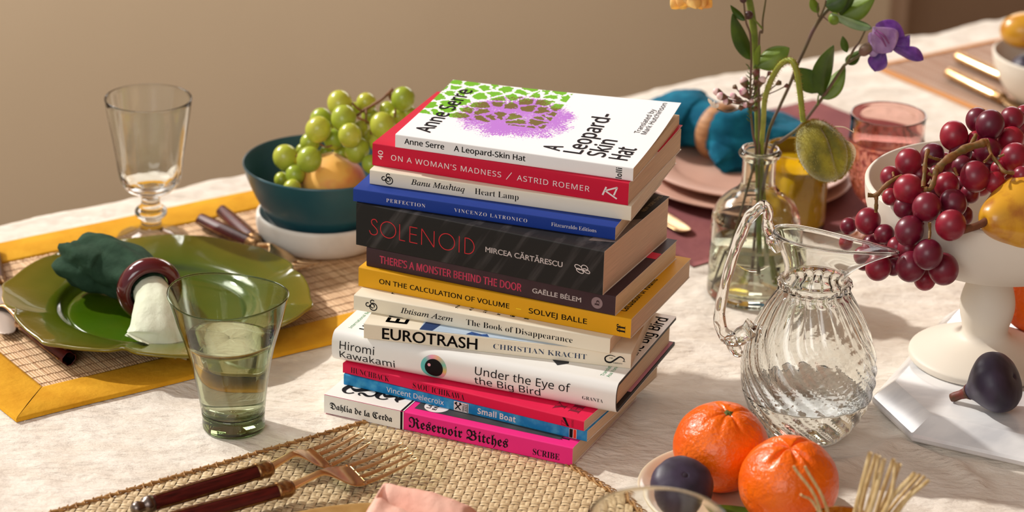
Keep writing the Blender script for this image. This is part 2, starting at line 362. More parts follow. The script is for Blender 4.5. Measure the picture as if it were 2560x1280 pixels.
def weave(LU, LV):
    V, F = [], []; c = .0069; ang = math.radians(-10); ex = Vector((cos(ang), sin(ang), 0)); ey = Vector((-ex.y, ex.x, 0))
    R = int(.62 / c)
    for i in range(-R, R):
        for j in range(-R, R):
            ctr = ex * (i * c) + ey * (j * c); u = ctr.dot(WM_U); v = ctr.dot(WM_V)
            if not (-.001 < u < LU and -.001 < v < LV): continue
            hz = (i + j) % 2 == 0; a, b = (ex, ey) if hz else (ey, ex)
            for sub in (-1, 1):                                       # two flat blades side by side in every strand
                s = len(V); w = c * .235
                for p in range(6):
                    lu = -.56 + 1.12 * p / 5; arch = (1 - (lu / .56) ** 2)
                    for q in range(4):
                        lv = -1 + 2 * q / 3; zz = -.0012 + .0015 * arch ** .6 * (1 - .3 * lv * lv) + .00012 * sub
                        V.append(ctr + a * (lu * c) + b * (sub * c * .245 + lv * w) + Vector((0, 0, zz)))
                F += [tuple(x + s for x in f) for f in grid_faces(6, 4)]
    return V, F
WLU, WLV = .455, .34
obj('woven_panel', *weave(WLU, WLV), M_weave, wm)
obj('backing', *([WM_U * a + WM_V * b + Vector((0, 0, -.0014)) for a, b in ((0, 0), (WLU, 0), (WLU, WLV), (0, WLV))], [(0, 1, 2, 3)]), mat('seagrass_dark', (150, 116, 74), .8), wm, smooth=False)
cords = []
def cord(P, Q):
    n = int((Q - P).length / .0022); d = (Q - P) / n; s = Vector((-d.y, d.x, 0)).normalized()
    for ph in (0, pi):
        cords.append(tube([P + d * k + s * (.0012 * cos(k * .8 + ph)) + Vector((0, 0, .0004 + .0010 * sin(k * .8 + ph))) for k in range(n + 1)], .0010, 5))
    for k in range(0, n, 3):                                          # overcast stitches into the panel
        c0 = P + d * k
        cords.append(tube([c0 - s * .0022 + Vector((0, 0, -.0004)), c0 + Vector((0, 0, .0020)), c0 + d * 1.2 + s * .0035 + Vector((0, 0, .0008)), c0 + d * 1.5 + s * .005 + Vector((0, 0, -.0004))], .00055, 4))
Zr = Vector((0, 0, 0))
cord(WM_U * WLU, Zr); cord(Zr, WM_V * WLV)
obj('cord_edge', *join(*cords), mat('raffia_cord', (186, 142, 86), .6, col2=(150, 106, 58), nscale=300), wm)

# ------------------------------------------------------------------ mauve mat, far cane mat
M_mauve = fabric('mauve_linen', (150, 92, 92), (132, 78, 82), nscale=25)
def cloth_pad(L, W, th, amp):
    V, F = [], []; n, m = 60, 40
    for i in range(n + 1):
        for j in range(m + 1):
            x, y = L * i / n, W * j / m; e = min(i, n - i, j, m - j)
            V.append((x + .002 * sin(y * 40) * (i in (0, n)), y + .002 * sin(x * 33) * (j in (0, m)), th * min(1, .35 + e * .6) + amp * fn(x, y, 3, 14)))
    s = len(V); ring = [i * (m + 1) for i in range(n + 1)] + [n * (m + 1) + j for j in range(1, m + 1)] + [i * (m + 1) + m for i in range(n - 1, -1, -1)] + [j for j in range(m - 1, 0, -1)]
    F = grid_faces(n + 1, m + 1)
    V += [(V[k][0], V[k][1], .0003) for k in ring]; r = len(ring)
    F += [(ring[k], ring[(k + 1) % r], s + (k + 1) % r, s + k) for k in range(r)]
    return V, F
tag(obj('linen_mat', *cloth_pad(.37, .28, .0022, .0006), M_mauve, loc=MV_O), 'mauve linen place mat beneath the pink plates', 'place mat').rotation_euler.z = A_T
fmt = empty('cane_place_mat', FM_O - TN * .31, A_T, 'pale striped cane place mat with a thin orange edge at the far right', 'place mat')
M_cane = mat('pale_cane', (226, 202, 184), .6, col2=(196, 156, 132), nscale=300, stretch=(1, .04, 1))
def canes(L, W):
    V, F = [], []; p = .0045
    for i in range(int(W / p)):
        s = len(V); y = p * (i + .5); r = p * .47
        for j in range(5):
            for k in range(5):
                a = pi * k / 4; V.append((.006 + (L - .012) * j / 4, y - r * cos(a), .0004 + r * .9 * sin(a)))
        F += [tuple(q + s for q in f) for f in grid_faces(5, 5)]
    return V, F
obj('cane_panel', *canes(.46, .31), M_cane, fmt)
obj('edge_binding', *border(.46, .31, .006, .0002, .0032), mat('orange_binding', (206, 142, 84), .8), fmt)

# ------------------------------------------------------------------ lettering
def _map(s, up, lo, holes={}):
    return ''.join(holes.get(c) or (chr(up + ord(c) - 65) if 'A' <= c <= 'Z' else chr(lo + ord(c) - 97) if 'a' <= c <= 'z' else c) for c in s)
STY = {'gill': (lambda s: s, 0.0), 'gillb': (lambda s: s, 0.0), 'gillm': (lambda s: s, .010),
       'sans': (lambda s: _map(s, 0x1D5A0, 0x1D5BA), 0.0), 'sansm': (lambda s: _map(s, 0x1D5A0, 0x1D5BA), 0.0), 'sansb': (lambda s: _map(s, 0x1D5D4, 0x1D5EE), 0.0),
       'serif': (lambda s: _map(s, 0x1D400, 0x1D41A), -.012), 'serifb': (lambda s: _map(s, 0x1D400, 0x1D41A), 0.0), 'seriff': (lambda s: _map(s, 0x1D400, 0x1D41A), -.004),
       'ital': (lambda s: _map(s, 0x1D434, 0x1D44E, {'h': '\u210e'}), .008), 'fra': (lambda s: _map(s, 0x1D56C, 0x1D586), .004)}
CAPH = {}
TCU = bpy.data.curves.new('lettering', 'FONT'); TCU.use_fake_user = True
def glyphs(s, style, space=1.0):
    """the flat outline of a line of text: vertices (x, y) and faces"""
    f, off = STY[style]
    cu = TCU; cu.body = f(s); cu.size = 1; cu.offset = off; cu.resolution_u = 4; cu.space_character = space
    o = bpy.data.objects.new('lettering', cu); me = o.to_mesh()
    V = [(v.co.x, v.co.y) for v in me.vertices]; F = [tuple(p.vertices) for p in me.polygons]
    o.to_mesh_clear(); bpy.data.objects.remove(o)
    return V, F
def line(s, style, width, cap, space=1.0):
    """text scaled to a width and a capital height, baseline at y = 0"""
    if style not in CAPH: CAPH[style] = max(v[1] for v in glyphs('H', style)[0])
    V, F = glyphs(s, style, space); x0 = min(v[0] for v in V); x1 = max(v[0] for v in V); k = width / (x1 - x0); q = cap / CAPH[style]
    return [((x - x0) * k, y * q) for x, y in V], F
def ribbon(P, w, closed=False):
    """a flat stroke of width w along 2-D points"""
    P = [np.array(p, float) for p in P]; n = len(P); V = []
    for i in range(n):
        a = P[(i - 1) % n] if closed or i else P[i]; b = P[(i + 1) % n] if closed or i < n - 1 else P[i]
        d = b - a; d = d / (np.hypot(*d) + 1e-12); m = np.array((-d[1], d[0]))
        ww = w[i] if hasattr(w, '__len__') else w
        V += [tuple(P[i] + m * ww / 2), tuple(P[i] - m * ww / 2)]
    F = [(2 * i, 2 * i + 1, 2 * ((i + 1) % n) + 1, 2 * ((i + 1) % n)) for i in range(n if closed else n - 1)]
    return V, F
def ell(cx, cy, rx, ry, a0=0, a1=2 * pi, n=40, rot=0):
    out = []
    for i in range(n + 1):
        a = a0 + (a1 - a0) * i / n; x, y = rx * cos(a), ry * sin(a); out.append((cx + x * cos(rot) - y * sin(rot), cy + x * sin(rot) + y * cos(rot)))
    return out
def bolder(part, style, cap, b=None):
    b = b if b is not None else {'sansm': .026, 'gillb': .030}.get(style, 0) * cap
    return join2(*[shift(part, dx, dy) for dx, dy in ((b, 0), (-b, 0), (0, b * .6), (0, -b * .6))]) if b else part
def poly(P): return list(P), [tuple(range(len(P)))]
def join2(*parts):
    V, F = [], []
    for v, f in parts:
        k = len(V); V += list(v); F += [tuple(i + k for i in q) for q in f]
    return V, F
def shift(part, dx, dy): return [(x + dx, y + dy) for x, y in part[0]], part[1]
def curve2(P, n=40): return [tuple(q) for q in spline(P, n)]

# ------------------------------------------------------------------ the books
PAGE = {}
def page_mat(name, col):
    if name not in PAGE:
        PAGE[name] = mat('pages_' + name, col, .85, spec=.1, col2=tuple(int(c * .93) for c in col), nscale=30, stretch=(1, 1, 60), bump=('Z', 900, .25, .0002, 1.0))
    return PAGE[name]
EPS = .00014
class Book:
    def __init__(s, label, x, y, yaw, L, T, W, z, front, spine, pages=('cream', (226, 206, 178)), lift=None, name='paperback_book', group='stacked books', rad=.0009, puff=.0):
        s.L, s.T, s.W = L / 1000, T / 1000, W / 1000; s.lift = lift or (lambda u, v: 0.0); s.puff = puff
        s.root = empty(name, (x / 1000, y / 1000, z / 1000 + .0004), math.radians(yaw), label, 'book', group)
        if front: s.cover(front, spine, rad); s.block(page_mat(*pages))
    def cover(s, front, spine, r):
        L, T, W = s.L, s.T, s.W; th = .00035; path = []
        ny = 14
        for i in range(ny): path.append((W - (W - r) * i / (ny - 1), 0, 0, 0))
        for k in range(1, 4): a = pi / 2 * k / 4; path.append((r - r * sin(a), r - r * cos(a), 0 if k < 2 else 1, 0))
        for i in range(7): q = i / 6; path.append((-s.puff * 4 * q * (1 - q), r + (T - 2 * r) * q, 1, 0))
        for k in range(1, 4): a = pi / 2 * k / 4; path.append((r - r * cos(a), T - r + r * sin(a), 1 if k < 3 else 0, 1))
        for i in range(ny): path.append((r + (W - r) * i / (ny - 1), T, 0, 1))
        n = len(path); nx = 14; V, F, I = [], [], []
        for layer in (0, 1):
            for i in range(nx):
                u = L * i / (nx - 1)
                for j, (y, z, sp, up) in enumerate(path):
                    a = path[max(j - 1, 0)]; b = path[min(j + 1, n - 1)]; d = math.hypot(b[0] - a[0], b[1] - a[1]); ny_, nz_ = -(b[1] - a[1]) / d, (b[0] - a[0]) / d
                    lf = s.lift(u / L, y / W) if up else 0
                    V.append((u, y - layer * th * ny_, z - layer * th * nz_ + lf) if layer == 0 else (u, y - th * ny_, z - th * nz_ + lf))
        N = nx * n
        def inner(y, z): return 0
        for i in range(nx - 1):
            for j in range(n - 1):
                a, b, c, d = i * n + j, (i + 1) * n + j, (i + 1) * n + j + 1, i * n + j + 1
                F.append((a, b, c, d)); I.append(1 if (path[j][2] and path[j + 1][2]) else 0)
                F.append((a + N, d + N, c + N, b + N)); I.append(2)
        for j in range(n - 1):
            for i in (0, nx - 1):
                a, d = i * n + j, i * n + j + 1; q = (a, d, d + N, a + N); F.append(q if i == 0 else q[::-1]); I.append(2)
        for i in range(nx - 1):
            for j in (0, n - 1):
                a, b = i * n + j, (i + 1) * n + j; q = (a, a + N, b + N, b); F.append(q if j == 0 else q[::-1]); I.append(2)
        # the sheet is offset along the path normal: put the second layer inside the first
        for k in range(N):
            v = V[k]; w = V[k + N]
            cy_, cz_ = W / 2, T / 2
            if (w[1] - cy_) ** 2 + (w[2] - cz_) ** 2 > (v[1] - cy_) ** 2 + (v[2] - cz_) ** 2 + 1e-12:
                V[k + N] = (v[0], 2 * v[1] - w[1], 2 * v[2] - w[2])
        s.cov = sharp(obj('cover', V, F, None, s.root, True, [front, spine, mat('cover_inside', (236, 230, 220), .7)], I), 50)
    def block(s, m):
        L, T, W = s.L, s.T, s.W; V, F = box(.0005, .0005, .0004, L - .0005, W - .0007, T - .0004)
        s.pages = bevel(obj('page_block', V, F, m, s.root, smooth=False), .0003, 1)
    def put(s, part, m, name, face='spine', u=0, v=0, rot=False, up=0.0, warp=None, layer=1):
        """part: flat 2-D outline in millimetres laid on a face. u along the spine, v up the spine or in from the spine"""
        V, F = part; out = []
        if warp:                                                     # cut into narrow bands so that it follows the round spine
            bm = bmesh.new(); vs = [bm.verts.new((x, y, 0)) for x, y in V]
            for f in F:
                try: bm.faces.new([vs[i] for i in f])
                except ValueError: pass
            y0, y1 = min(q[1] for q in V), max(q[1] for q in V)
            for k in range(1, 16):
                bmesh.ops.bisect_plane(bm, geom=bm.verts[:] + bm.edges[:] + bm.faces[:], plane_co=(0, y0 + (y1 - y0) * k / 16, 0), plane_no=(0, 1, 0))
            bm.verts.index_update(); V = [(q.co.x, q.co.y) for q in bm.verts]; F = [[q.index for q in f.verts] for f in bm.faces]; bm.free()
        for x, y in V:
            a, b = (-y, x) if rot else (x, y)
            a, b = (u + a) / 1000, (v + b) / 1000
            if face == 'spine':
                p = (a, -EPS * layer - s.puff * 4 * max(0, (b / s.T) * (1 - b / s.T)), b)
            else: p = (a, b, s.T + EPS * layer + s.lift(a / s.L, b / s.W))
            out.append(warp(a, b, layer) if warp else p)
        return obj(name, out, F, m, getattr(s, 'cov', None) or s.root, smooth=False)
    def text(s, t, style, m, name, u0, u1, v, cap, **k):
        sp = k.pop('space', 1.0); return s.put(bolder(line(t, style, u1 - u0, cap, sp), style, cap, k.pop('bold', None)), m, name, u=u0, v=v, **k)
    def rtext(s, t, style, m, name, ub, v0, v1, cap, **k):           # reads upwards (spine) or inwards (cover); baseline at u = ub
        sp = k.pop('space', 1.0); return s.put(bolder(line(t, style, v1 - v0, cap, sp), style, cap, k.pop('bold', None)), m, name, u=ub, v=v0, rot=True, **k)
def cov(name, col, rough=.55, **k): return mat(name, col, rough, spec=.3, **k)
def box2(x0, y0, x1, y1): return [(x0, y0), (x1, y0), (x1, y1), (x0, y1)], [(0, 1, 2, 3)]

# 1 pink and white paperback
M_pink = cov('hot_pink_cover', (236, 42, 134)); M_wcov = cov('white_cover', (238, 236, 230)); M_grey = cov('charcoal_photo', (58, 58, 60), col2=(74, 74, 76), nscale=60)
b = Book('pink and white paperback with blackletter title, lowest of the stack', -136.21, 1897.91, -22.98, 199.5, 14.59, 129, 0, M_pink, M_pink, ('cream', (226, 206, 178)))
b.put(box2(0, 0, 62.8, 14.5), M_wcov, 'white_spine_panel'); b.put(box2(0, .2, 62.8, 128.6), M_wcov, 'white_cover_panel', face='top')
b.put(join2(box2(62.8, 0, 64.6, 14.5)), M_ink, 'black_rule', layer=2); b.put(box2(64.6, 0, 65.4, 14.5), M_wcov, 'white_rule', layer=2)
b.put(join2(box2(62.8, .2, 64.6, 128)), M_ink, 'black_rule', face='top', layer=2); b.put(box2(64.6, .2, 65.4, 128), M_wcov, 'white_rule', face='top', layer=2)
b.text('Dahlia de la Cerda', 'fra', M_ink, 'author_lettering', 4.9, 56.3, 4.3, 5.2, layer=3)
b.text('Reservoir Bitches', 'fra', M_ink, 'title_lettering', 69.6, 149.1, 3.5, 8.4, layer=2)
b.text('SCRIBE', 'seriff', M_ink, 'publisher_lettering', 168.7, 189.5, 2.8, 4.8, layer=2)
b.put(box2(69.9, 8.6, 185.8, 120), M_grey, 'cover_photo', face='top', layer=1)
b.rtext('Fe', 'fra', M_ink, 'cover_lettering', 29.5, 8.5, 40, 22, face='top', layer=3); b.rtext('De', 'fra', M_ink, 'cover_lettering', 57.0, 10.5, 44, 23, face='top', layer=3)
st = b.put(poly(ell(84, 18, 9.5, 9.5, n=36)[:-1]), M_white_ink, 'round_sticker', face='top', layer=2)
b.rtext('LAT', 'sansb', M_ink, 'sticker_lettering', 80.5, 13, 22, 3.2, face='top', layer=3); b.rtext('ENG', 'sansb', M_ink, 'sticker_lettering', 85.5, 12, 24, 3.2, face='top', layer=3)
b.rtext('T', 'serifb', M_ink, 'cover_lettering', 192, 9, 14, 6, face='top', layer=2)
# 2 blue paperback
M_blue = cov('mottled_blue_cover', (24, 128, 190), col2=(70, 160, 205), nscale=130, ndetail=8, nmix=(.42, .68))
b = Book('thin mottled blue paperback above the pink paperback', -122.96, 1916.22, -25.38, 199.85, 8.76, 129, 14.59, M_blue, M_blue, ('cream', (226, 206, 178)))
b.text('Vincent Delecroix', 'sans', M_white_ink, 'author_lettering', 36.4, 84.1, 2.5, 4.0)
b.text('Small Boat', 'sansb', M_white_ink, 'title_lettering', 111.9, 142.8, 2.2, 4.6)
b.put(box2(92.4, .6, 104.4, 8.1), M_white_ink, 'stamp_panel'); 
b.put(join2(ribbon([(93.6, 1.8), (98, 6.6)], .9), ribbon([(93.6, 6.6), (98, 1.8)], .9), ribbon([(93.2, 6.0), (95, 7.4)], 1.3), ribbon([(97, 7.4), (98.6, 6.0)], 1.3), box2(103.4, .9, 103.9, 7.8)), M_ink, 'crossed_axes_mark', layer=2)
b.rtext('SMALL', 'sansb', M_ink, 'stamp_lettering', 101, 1.2, 7.5, 1.7, layer=2); b.rtext('AXES', 'sansb', M_ink, 'stamp_lettering', 103.1, 1.6, 7.1, 1.7, layer=2)
b.put(box2(185.6, .5, 191.6, 8.0), M_white_ink, 'emblem_panel'); b.put(box2(185.9, .8, 188.6, 7.7), M_ink, 'emblem_black', layer=2); b.put(box2(189.1, .8, 191.3, 7.7), mat('emblem_red_ink', (214, 62, 30), .5), 'emblem_red', layer=2)
# 3 red thin paperback
M_red3 = cov('raspberry_cover', (222, 22, 74))
b = Book('thin raspberry red paperback under the thick white hardback', -123.76, 1918.02, -26.27, 199.48, 8.17, 129, 23.35, M_red3, M_red3, ('cream', (226, 206, 178)))
b.text('HUNCHBACK', 'serif', M_ink, 'title_lettering', 6.9, 39.6, 1.9, 4.4); b.text('SAOU ICHIKAWA', 'serif', M_ink, 'author_lettering', 59.6, 102.6, 1.7, 4.5)
b.put(join2(ribbon([(181.6, 4.6), (186.8, 1.2), (187.4, 1.2)], .3), ribbon([(181.6, 4.6), (181.6, 1.2), (187, 1.2)], .25), ([(182, 7.4), (184.4, 7.4), (187.8, 1.2), (186.2, 1.2)], [(0, 3, 2, 1)])), M_ink, 'publisher_mark')
b.rtext('VIKING', 'sans', mat('dark_red_ink', (120, 10, 40), .5), 'publisher_lettering', 191.2, 1.2, 7.0, 1.7)
b.rtext('YS', 'serifb', mat('dark_red_ink', (120, 10, 40), .5), 'cover_lettering', 178, 8, 30, 8, face='top'); b.rtext('HI', 'serifb', MATS['dark_red_ink'], 'cover_lettering', 190, 9, 30, 8, face='top')
# 4 thick white hardback in a jacket
M_jack = mat('white_book_jacket', (240, 240, 237), .38, coat=.25, coat_rough=.25); M_board = mat('black_board', (28, 28, 34), .6); M_endp = mat('pink_endpaper', (206, 142, 160), .7)
L4, T4, W4 = .22435, .02388, .13509
b = Book('thick white hardback with rounded spine and a large eye on it', -131.78, 1921.52, -20.88, 224.35, 23.88, 135.09, 31.52, None, None, name='hardback_book')
b.L, b.T, b.W = L4, T4, W4
def bird_y(z, bulge=.0038):
    q = min(1, max(0, z / T4)); return .0058 - (.0058 + bulge * .35) * (max(0.0, 1 - abs(2 * q - 1) ** 2.6)) ** .5
def bird_sheet(x0, x1, off, th, ym):
    pth = [(ym - (ym - .0062) * i / 8, off) for i in range(9)]
    for i in range(1, 24):
        z = T4 * (1 - cos(pi * i / 24)) / 2; pth.append((bird_y(z) + off, off + (T4 - 2 * off) * z / T4))
    pth += [(.0062 + (ym - .0062) * i / 8, T4 - off) for i in range(9)]
    V, F = [], []
    for layer in (0, 1):
        for x in (x0, x1):
            for j, (y, z) in enumerate(pth):
                a = pth[max(j - 1, 0)]; c = pth[min(j + 1, len(pth) - 1)]; d = math.hypot(c[0] - a[0], c[1] - a[1]) + 1e-9
                n_ = Vector((0, (c[1] - a[1]) / d, -(c[0] - a[0]) / d)) * -1
                ins = -n_ * (th * layer); V.append((x, y - ins.y if False else y + (th * layer) * ((c[1] - a[1]) / d), z - (th * layer) * ((c[0] - a[0]) / d)))
    n = len(pth); N = 2 * n
    for j in range(n - 1):
        F += [(j, n + j, n + j + 1, j + 1), (N + j, N + j + 1, N + n + j + 1, N + n + j), (j, j + 1, N + j + 1, N + j), (n + j, N + n + j, N + n + j + 1, n + j + 1)]
    F += [(0, N, N + n, n), (n - 1, 2 * n - 1, N + 2 * n - 1, N + n - 1)]
    return V, F
b.cov = sharp(obj('jacket', *bird_sheet(0, L4, 0, .0003, W4), M_jack, b.root), 50)
V, F = bird_sheet(.0001, L4 - .0001, .00034, .0024, W4 - .0003)
sharp(obj('boards', V, F, M_board, b.root), 50)
bevel(obj('page_block', *box(.003, .0042, .0029, L4 - .0034, W4 - .0045, T4 - .0029), page_mat('cream', (226, 206, 178)), b.root, smooth=False), .0003, 1)
obj('endpaper', *box(.002, .036, .00276, L4 - .0009, W4 - .002, .00292), M_endp, b.root, smooth=False)
def bw(a, c, layer): return (a, bird_y(c) - .00022 * layer, c)
def bt(a, c, layer): return (a, max(c, .0066), T4 + EPS * layer)
b.text('Hiromi', 'sans', M_ink, 'author_lettering', 6.5, 34.5, 11.6, 6.3, warp=bw); b.text('Kawakami', 'sans', M_ink, 'author_lettering', 6.4, 51.1, 4.2, 5.8, warp=bw)
b.text('Under the Eye of', 'sans', M_ink, 'title_lettering', 115.2, 189.4, 11.6, 6.2, warp=bw); b.text('the Big Bird', 'sans', M_ink, 'title_lettering', 114.7, 166.4, 3.8, 6.0, warp=bw)
b.text('GRANTA', 'serif', M_ink, 'publisher_lettering', 198.9, 214.8, 8.2, 2.7, warp=bw)
def disc(cx, cy, r, n=40, rings=5, pw=1.0):
    V = [(cx, cy)]; F = []
    for k in range(1, rings + 1):
        for i in range(n):
            a = 2 * pi * i / n; V.append((cx + r * k / rings * cos(a), cy + r * k / rings * sin(a) * pw))
    for i in range(n): F.append((0, 1 + i, 1 + (i + 1) % n))
    for k in range(rings - 1):
        for i in range(n): a = 1 + k * n + i; c = 1 + k * n + (i + 1) % n; F.append((a, a + n, c + n, c))
    return V, F
M_iris = mat('iris_print', (90, 196, 192), .45); nt = M_iris.node_tree; tcn = nd(nt, 'ShaderNodeTexCoord'); mp = nd(nt, 'ShaderNodeMapping'); mp.inputs['Location'].default_value = (-.0825, 0, -.0109); gr = nd(nt, 'ShaderNodeTexGradient', gradient_type='RADIAL')
mp.inputs['Rotation'].default_value = (pi / 2, 0, 0); rp = nd(nt, 'ShaderNodeValToRGB'); el = rp.color_ramp.elements
el[0].position = 0; el[0].color = (*lin((92, 198, 194)), 1); el[1].position = 1; el[1].color = (*lin((92, 198, 194)), 1)
for p_, c_ in ((.24, (110, 205, 190)), (.40, (226, 150, 170)), (.47, (222, 196, 110)), (.56, (120, 200, 180)), (.70, (226, 170, 130)), (.80, (230, 150, 176)), (.9, (110, 200, 194))):
    e2 = el.new(p_); e2.color = (*lin(c_), 1)
mp.inputs['Location'].default_value = (-.0825, -.0109, 0); mp.inputs['Rotation'].default_value = (-pi / 2, 0, 0); mp.vector_type = 'POINT'
sx = nd(nt, 'ShaderNodeSeparateXYZ'); cx_ = nd(nt, 'ShaderNodeCombineXYZ'); a1 = nd(nt, 'ShaderNodeMath', operation='SUBTRACT'); a2 = nd(nt, 'ShaderNodeMath', operation='SUBTRACT')
a1.inputs[1].default_value = .0825; a2.inputs[1].default_value = .0109
nt.links.new(tcn.outputs['Object'], sx.inputs[0]); nt.links.new(sx.outputs[0], a1.inputs[0]); nt.links.new(sx.outputs[2], a2.inputs[0]); nt.links.new(a1.outputs[0], cx_.inputs[0]); nt.links.new(a2.outputs[0], cx_.inputs[1])
nt.links.new(cx_.outputs[0], gr.inputs[0]); nt.links.new(gr.outputs[0], rp.inputs[0]); nt.links.new(rp.outputs[0], nt.nodes['Principled BSDF'].inputs['Base Color'])
b.put(disc(82.5, 10.9, 10.3, pw=.93), M_iris, 'eye_iris', warp=bw); b.put(disc(82.7, 10.6, 7.2, pw=.98), M_ink, 'eye_pupil', warp=bw, layer=2); b.put(disc(79, 12.7, 1.25, rings=2), mat('pink_dot_ink', (238, 170, 186), .5), 'eye_glint', warp=bw, layer=3)
M_gink = mat('green_ink', (60, 150, 100), .5)
b.rtext('International Bestseller', 'sans', M_gink, 'cover_lettering', 10.5, 11, 60, 2.7, face='top', warp=None)
b.rtext('Hiromi', 'sansm', M_ink, 'cover_lettering', 27, 12.5, 50, 11, face='top')
b.put(poly([(167, 21), (173.5, 13.6), (180, 20), (174, 40)]), mat('navy_black_ink', (22, 30, 40), .5), 'cover_drawing', face='top')
b.rtext('Translated by', 'sans', M_gink, 'cover_lettering', 210.5, 10.5, 40, 2.8, face='top'); b.rtext('Asa Yoneda', 'sans', M_gink, 'cover_lettering', 215, 10, 36, 2.8, face='top')
b.rtext('the Big Bird', 'sansm', M_ink, 'cover_lettering', 220.5, 52, 128, 9.5, face='top')
# 5 cream paperback with heavy capitals
M_eu = cov('cream_cover', (232, 222, 200))
b = Book('cream paperback with large black capitals and a blue photo, above the white hardback', -107.84, 1910.57, -11.84, 200.46, 11.82, 135, 55.4, M_eu, M_eu, ('pale', (236, 222, 200)), lift=lambda u, v: 0.0)
b.text('EUROTRASH', 'gillb', M_ink, 'title_lettering', 14.2, 86, 1.5, 8.6, bold=.24); b.text('CHRISTIAN KRACHT', 'serif', mat('navy_ink', (30, 52, 84), .5), 'author_lettering', 98.1, 167.9, 3.7, 4.0)
b.rtext('EUROTRASH', 'gillb', M_ink, 'cover_lettering', 30.5, 8, 120, 16, face='top')
b.put(box2(42, .6, 160, 134), cov('pale_sky_photo', (196, 212, 228), col2=(176, 196, 216), nscale=30), 'cover_photo', face='top')
b.put(poly([(42, 1), (51.6, 1), (60, 30), (45, 30)]), cov('navy_photo', (24, 54, 104)), 'cover_photo_shape', face='top', layer=2)
b.put(poly([(77, 1.6), (94.5, 1.4), (92, 6), (88, 4.4), (80, 7)]), cov('blue_photo', (44, 92, 168), col2=(20, 40, 80), nscale=300), 'cover_photo_shape', face='top', layer=2)
sp = curve2([(189, 8.6), (185, 9.2), (181.6, 7.2), (182.2, 4.2), (185.6, 3.6), (189, 6.2), (192.4, 8.8), (195.4, 7.4), (195.2, 5.2)], 44)
b.put(join2(ribbon(sp, [.35 + .95 * sin(pi * i / 43) for i in range(44)]), ribbon([(194.4, 5.6), (196.4, 5.4)], .4)), M_ink, 'publisher_mark')
b.text('SERPENT’S', 'serifb', M_ink, 'publisher_lettering', 187.6, 194.2, 3.0, 1.0); b.text('TAIL', 'serifb', M_ink, 'publisher_lettering', 184.6, 187.4, 6.6, 1.0)
# 6 cream slim paperback with swirl
M_cr = cov('ivory_cover', (234, 226, 205))
def swirl(cx, cy, k=1.0):
    q = lambda pts: ribbon([(cx + (x - 357) / 16.2 * k, cy - (y - 358) / 16.2 * k) for x, y in pts], .8 * k)
    arc = lambda x, y, r, a0, a1: [(x + r * cos(math.radians(a0 + (a1 - a0) * i / 36)), y - r * sin(math.radians(a0 + (a1 - a0) * i / 36))) for i in range(37)]
    return join2(q(arc(357, 360, 48, 150, 470)), q(arc(346, 350, 26, -40, 300)), q(arc(345, 298, 25, 30, 250) + [(352, 326), (376, 342)]), q(arc(285, 342, 25, 60, 300) + [(316, 352), (322, 338)]))
b = Book('ivory paperback with italic lettering, below the mustard paperback', -116.95, 1935.54, -19.43, 201.13, 12.13, 129, 67.22, M_cr, M_cr, ('pale', (236, 222, 200)))
b.put(swirl(15.8, 5.4, .98), M_ink, 'publisher_mark'); b.text('Ibtisam Azem', 'ital', M_ink, 'author_lettering', 37.6, 79.2, 4.3, 4.3); b.text('The Book of Disappearance', 'serif', M_ink, 'title_lettering', 89.7, 172.5, 3.7, 4.5)
b.rtext('The Book', 'serif', M_ink, 'cover_lettering', 36.6, 13.2, 100, 12, face='top')
for k in range(6): b.rtext('soanil'[k], 'serif', M_ink, 'cover_lettering', 80 + 11 * k, 7.6, 13.5, 3.5, face='top')
# 7 mustard paperback
M_mu = cov('mustard_cover', (222, 162, 22))
b = Book('mustard yellow paperback with black capitals on spine', -114.47, 1952.35, -22.31, 218.15, 15.54, 128.28, 79.35, M_mu, M_mu, ('tan', (222, 196, 168)))
b.text('ON THE CALCULATION OF VOLUME', 'sansm', M_ink, 'title_lettering', 17.3, 122.7, 5.5, 3.8); b.put(box2(128.1, 6.4, 132.2, 7.0), mat('yellow_ink', (246, 212, 30), .5), 'dash'); b.text('SOLVEJ BALLE', 'sansm', M_ink, 'author_lettering', 138.3, 184, 5.0, 4.0)
b.rtext('ff', 'serifb', M_ink, 'publisher_mark', 213.8, 3.6, 9.9, 6.6)
b.rtext('Calculation of Volume', 'sansb', M_ink, 'cover_lettering', 210.0, 11, 78, 7, face='top')
# 8 dark plum paperback
M_pl = cov('dark_plum_cover', (58, 38, 44), col2=(66, 46, 50), nscale=40)
b = Book('dark plum paperback with pink capitals on spine', -108.74, 1954.98, -23.67, 201.27, 15.37, 122.58, 94.9, M_pl, M_pl, ('cream2', (234, 214, 180)))
M_pk = mat('pink_ink', (238, 78, 116), .5)
b.text("THERE'S A MONSTER BEHIND THE DOOR", 'sansm', M_pk, 'title_lettering', 11.2, 126.9, 4.6, 5.9); b.text('GAËLLE BÉLEM', 'gillb', M_white_ink, 'author_lettering', 135.8, 174.4, 5.5, 3.6)
b.put(poly(ell(186.9, 7.6, 4.4, 4.5, n=36)[:-1]), mat('mauve_ink', (138, 116, 120), .5), 'publisher_mark'); b.rtext('b', 'serifb', M_pl, 'publisher_lettering', 188.8, 5.4, 9.8, 3.6, layer=2)
b.put(box2(188, 79, 201, 91), mat('crimson_ink', (214, 24, 66), .5), 'cover_stripe', face='top')
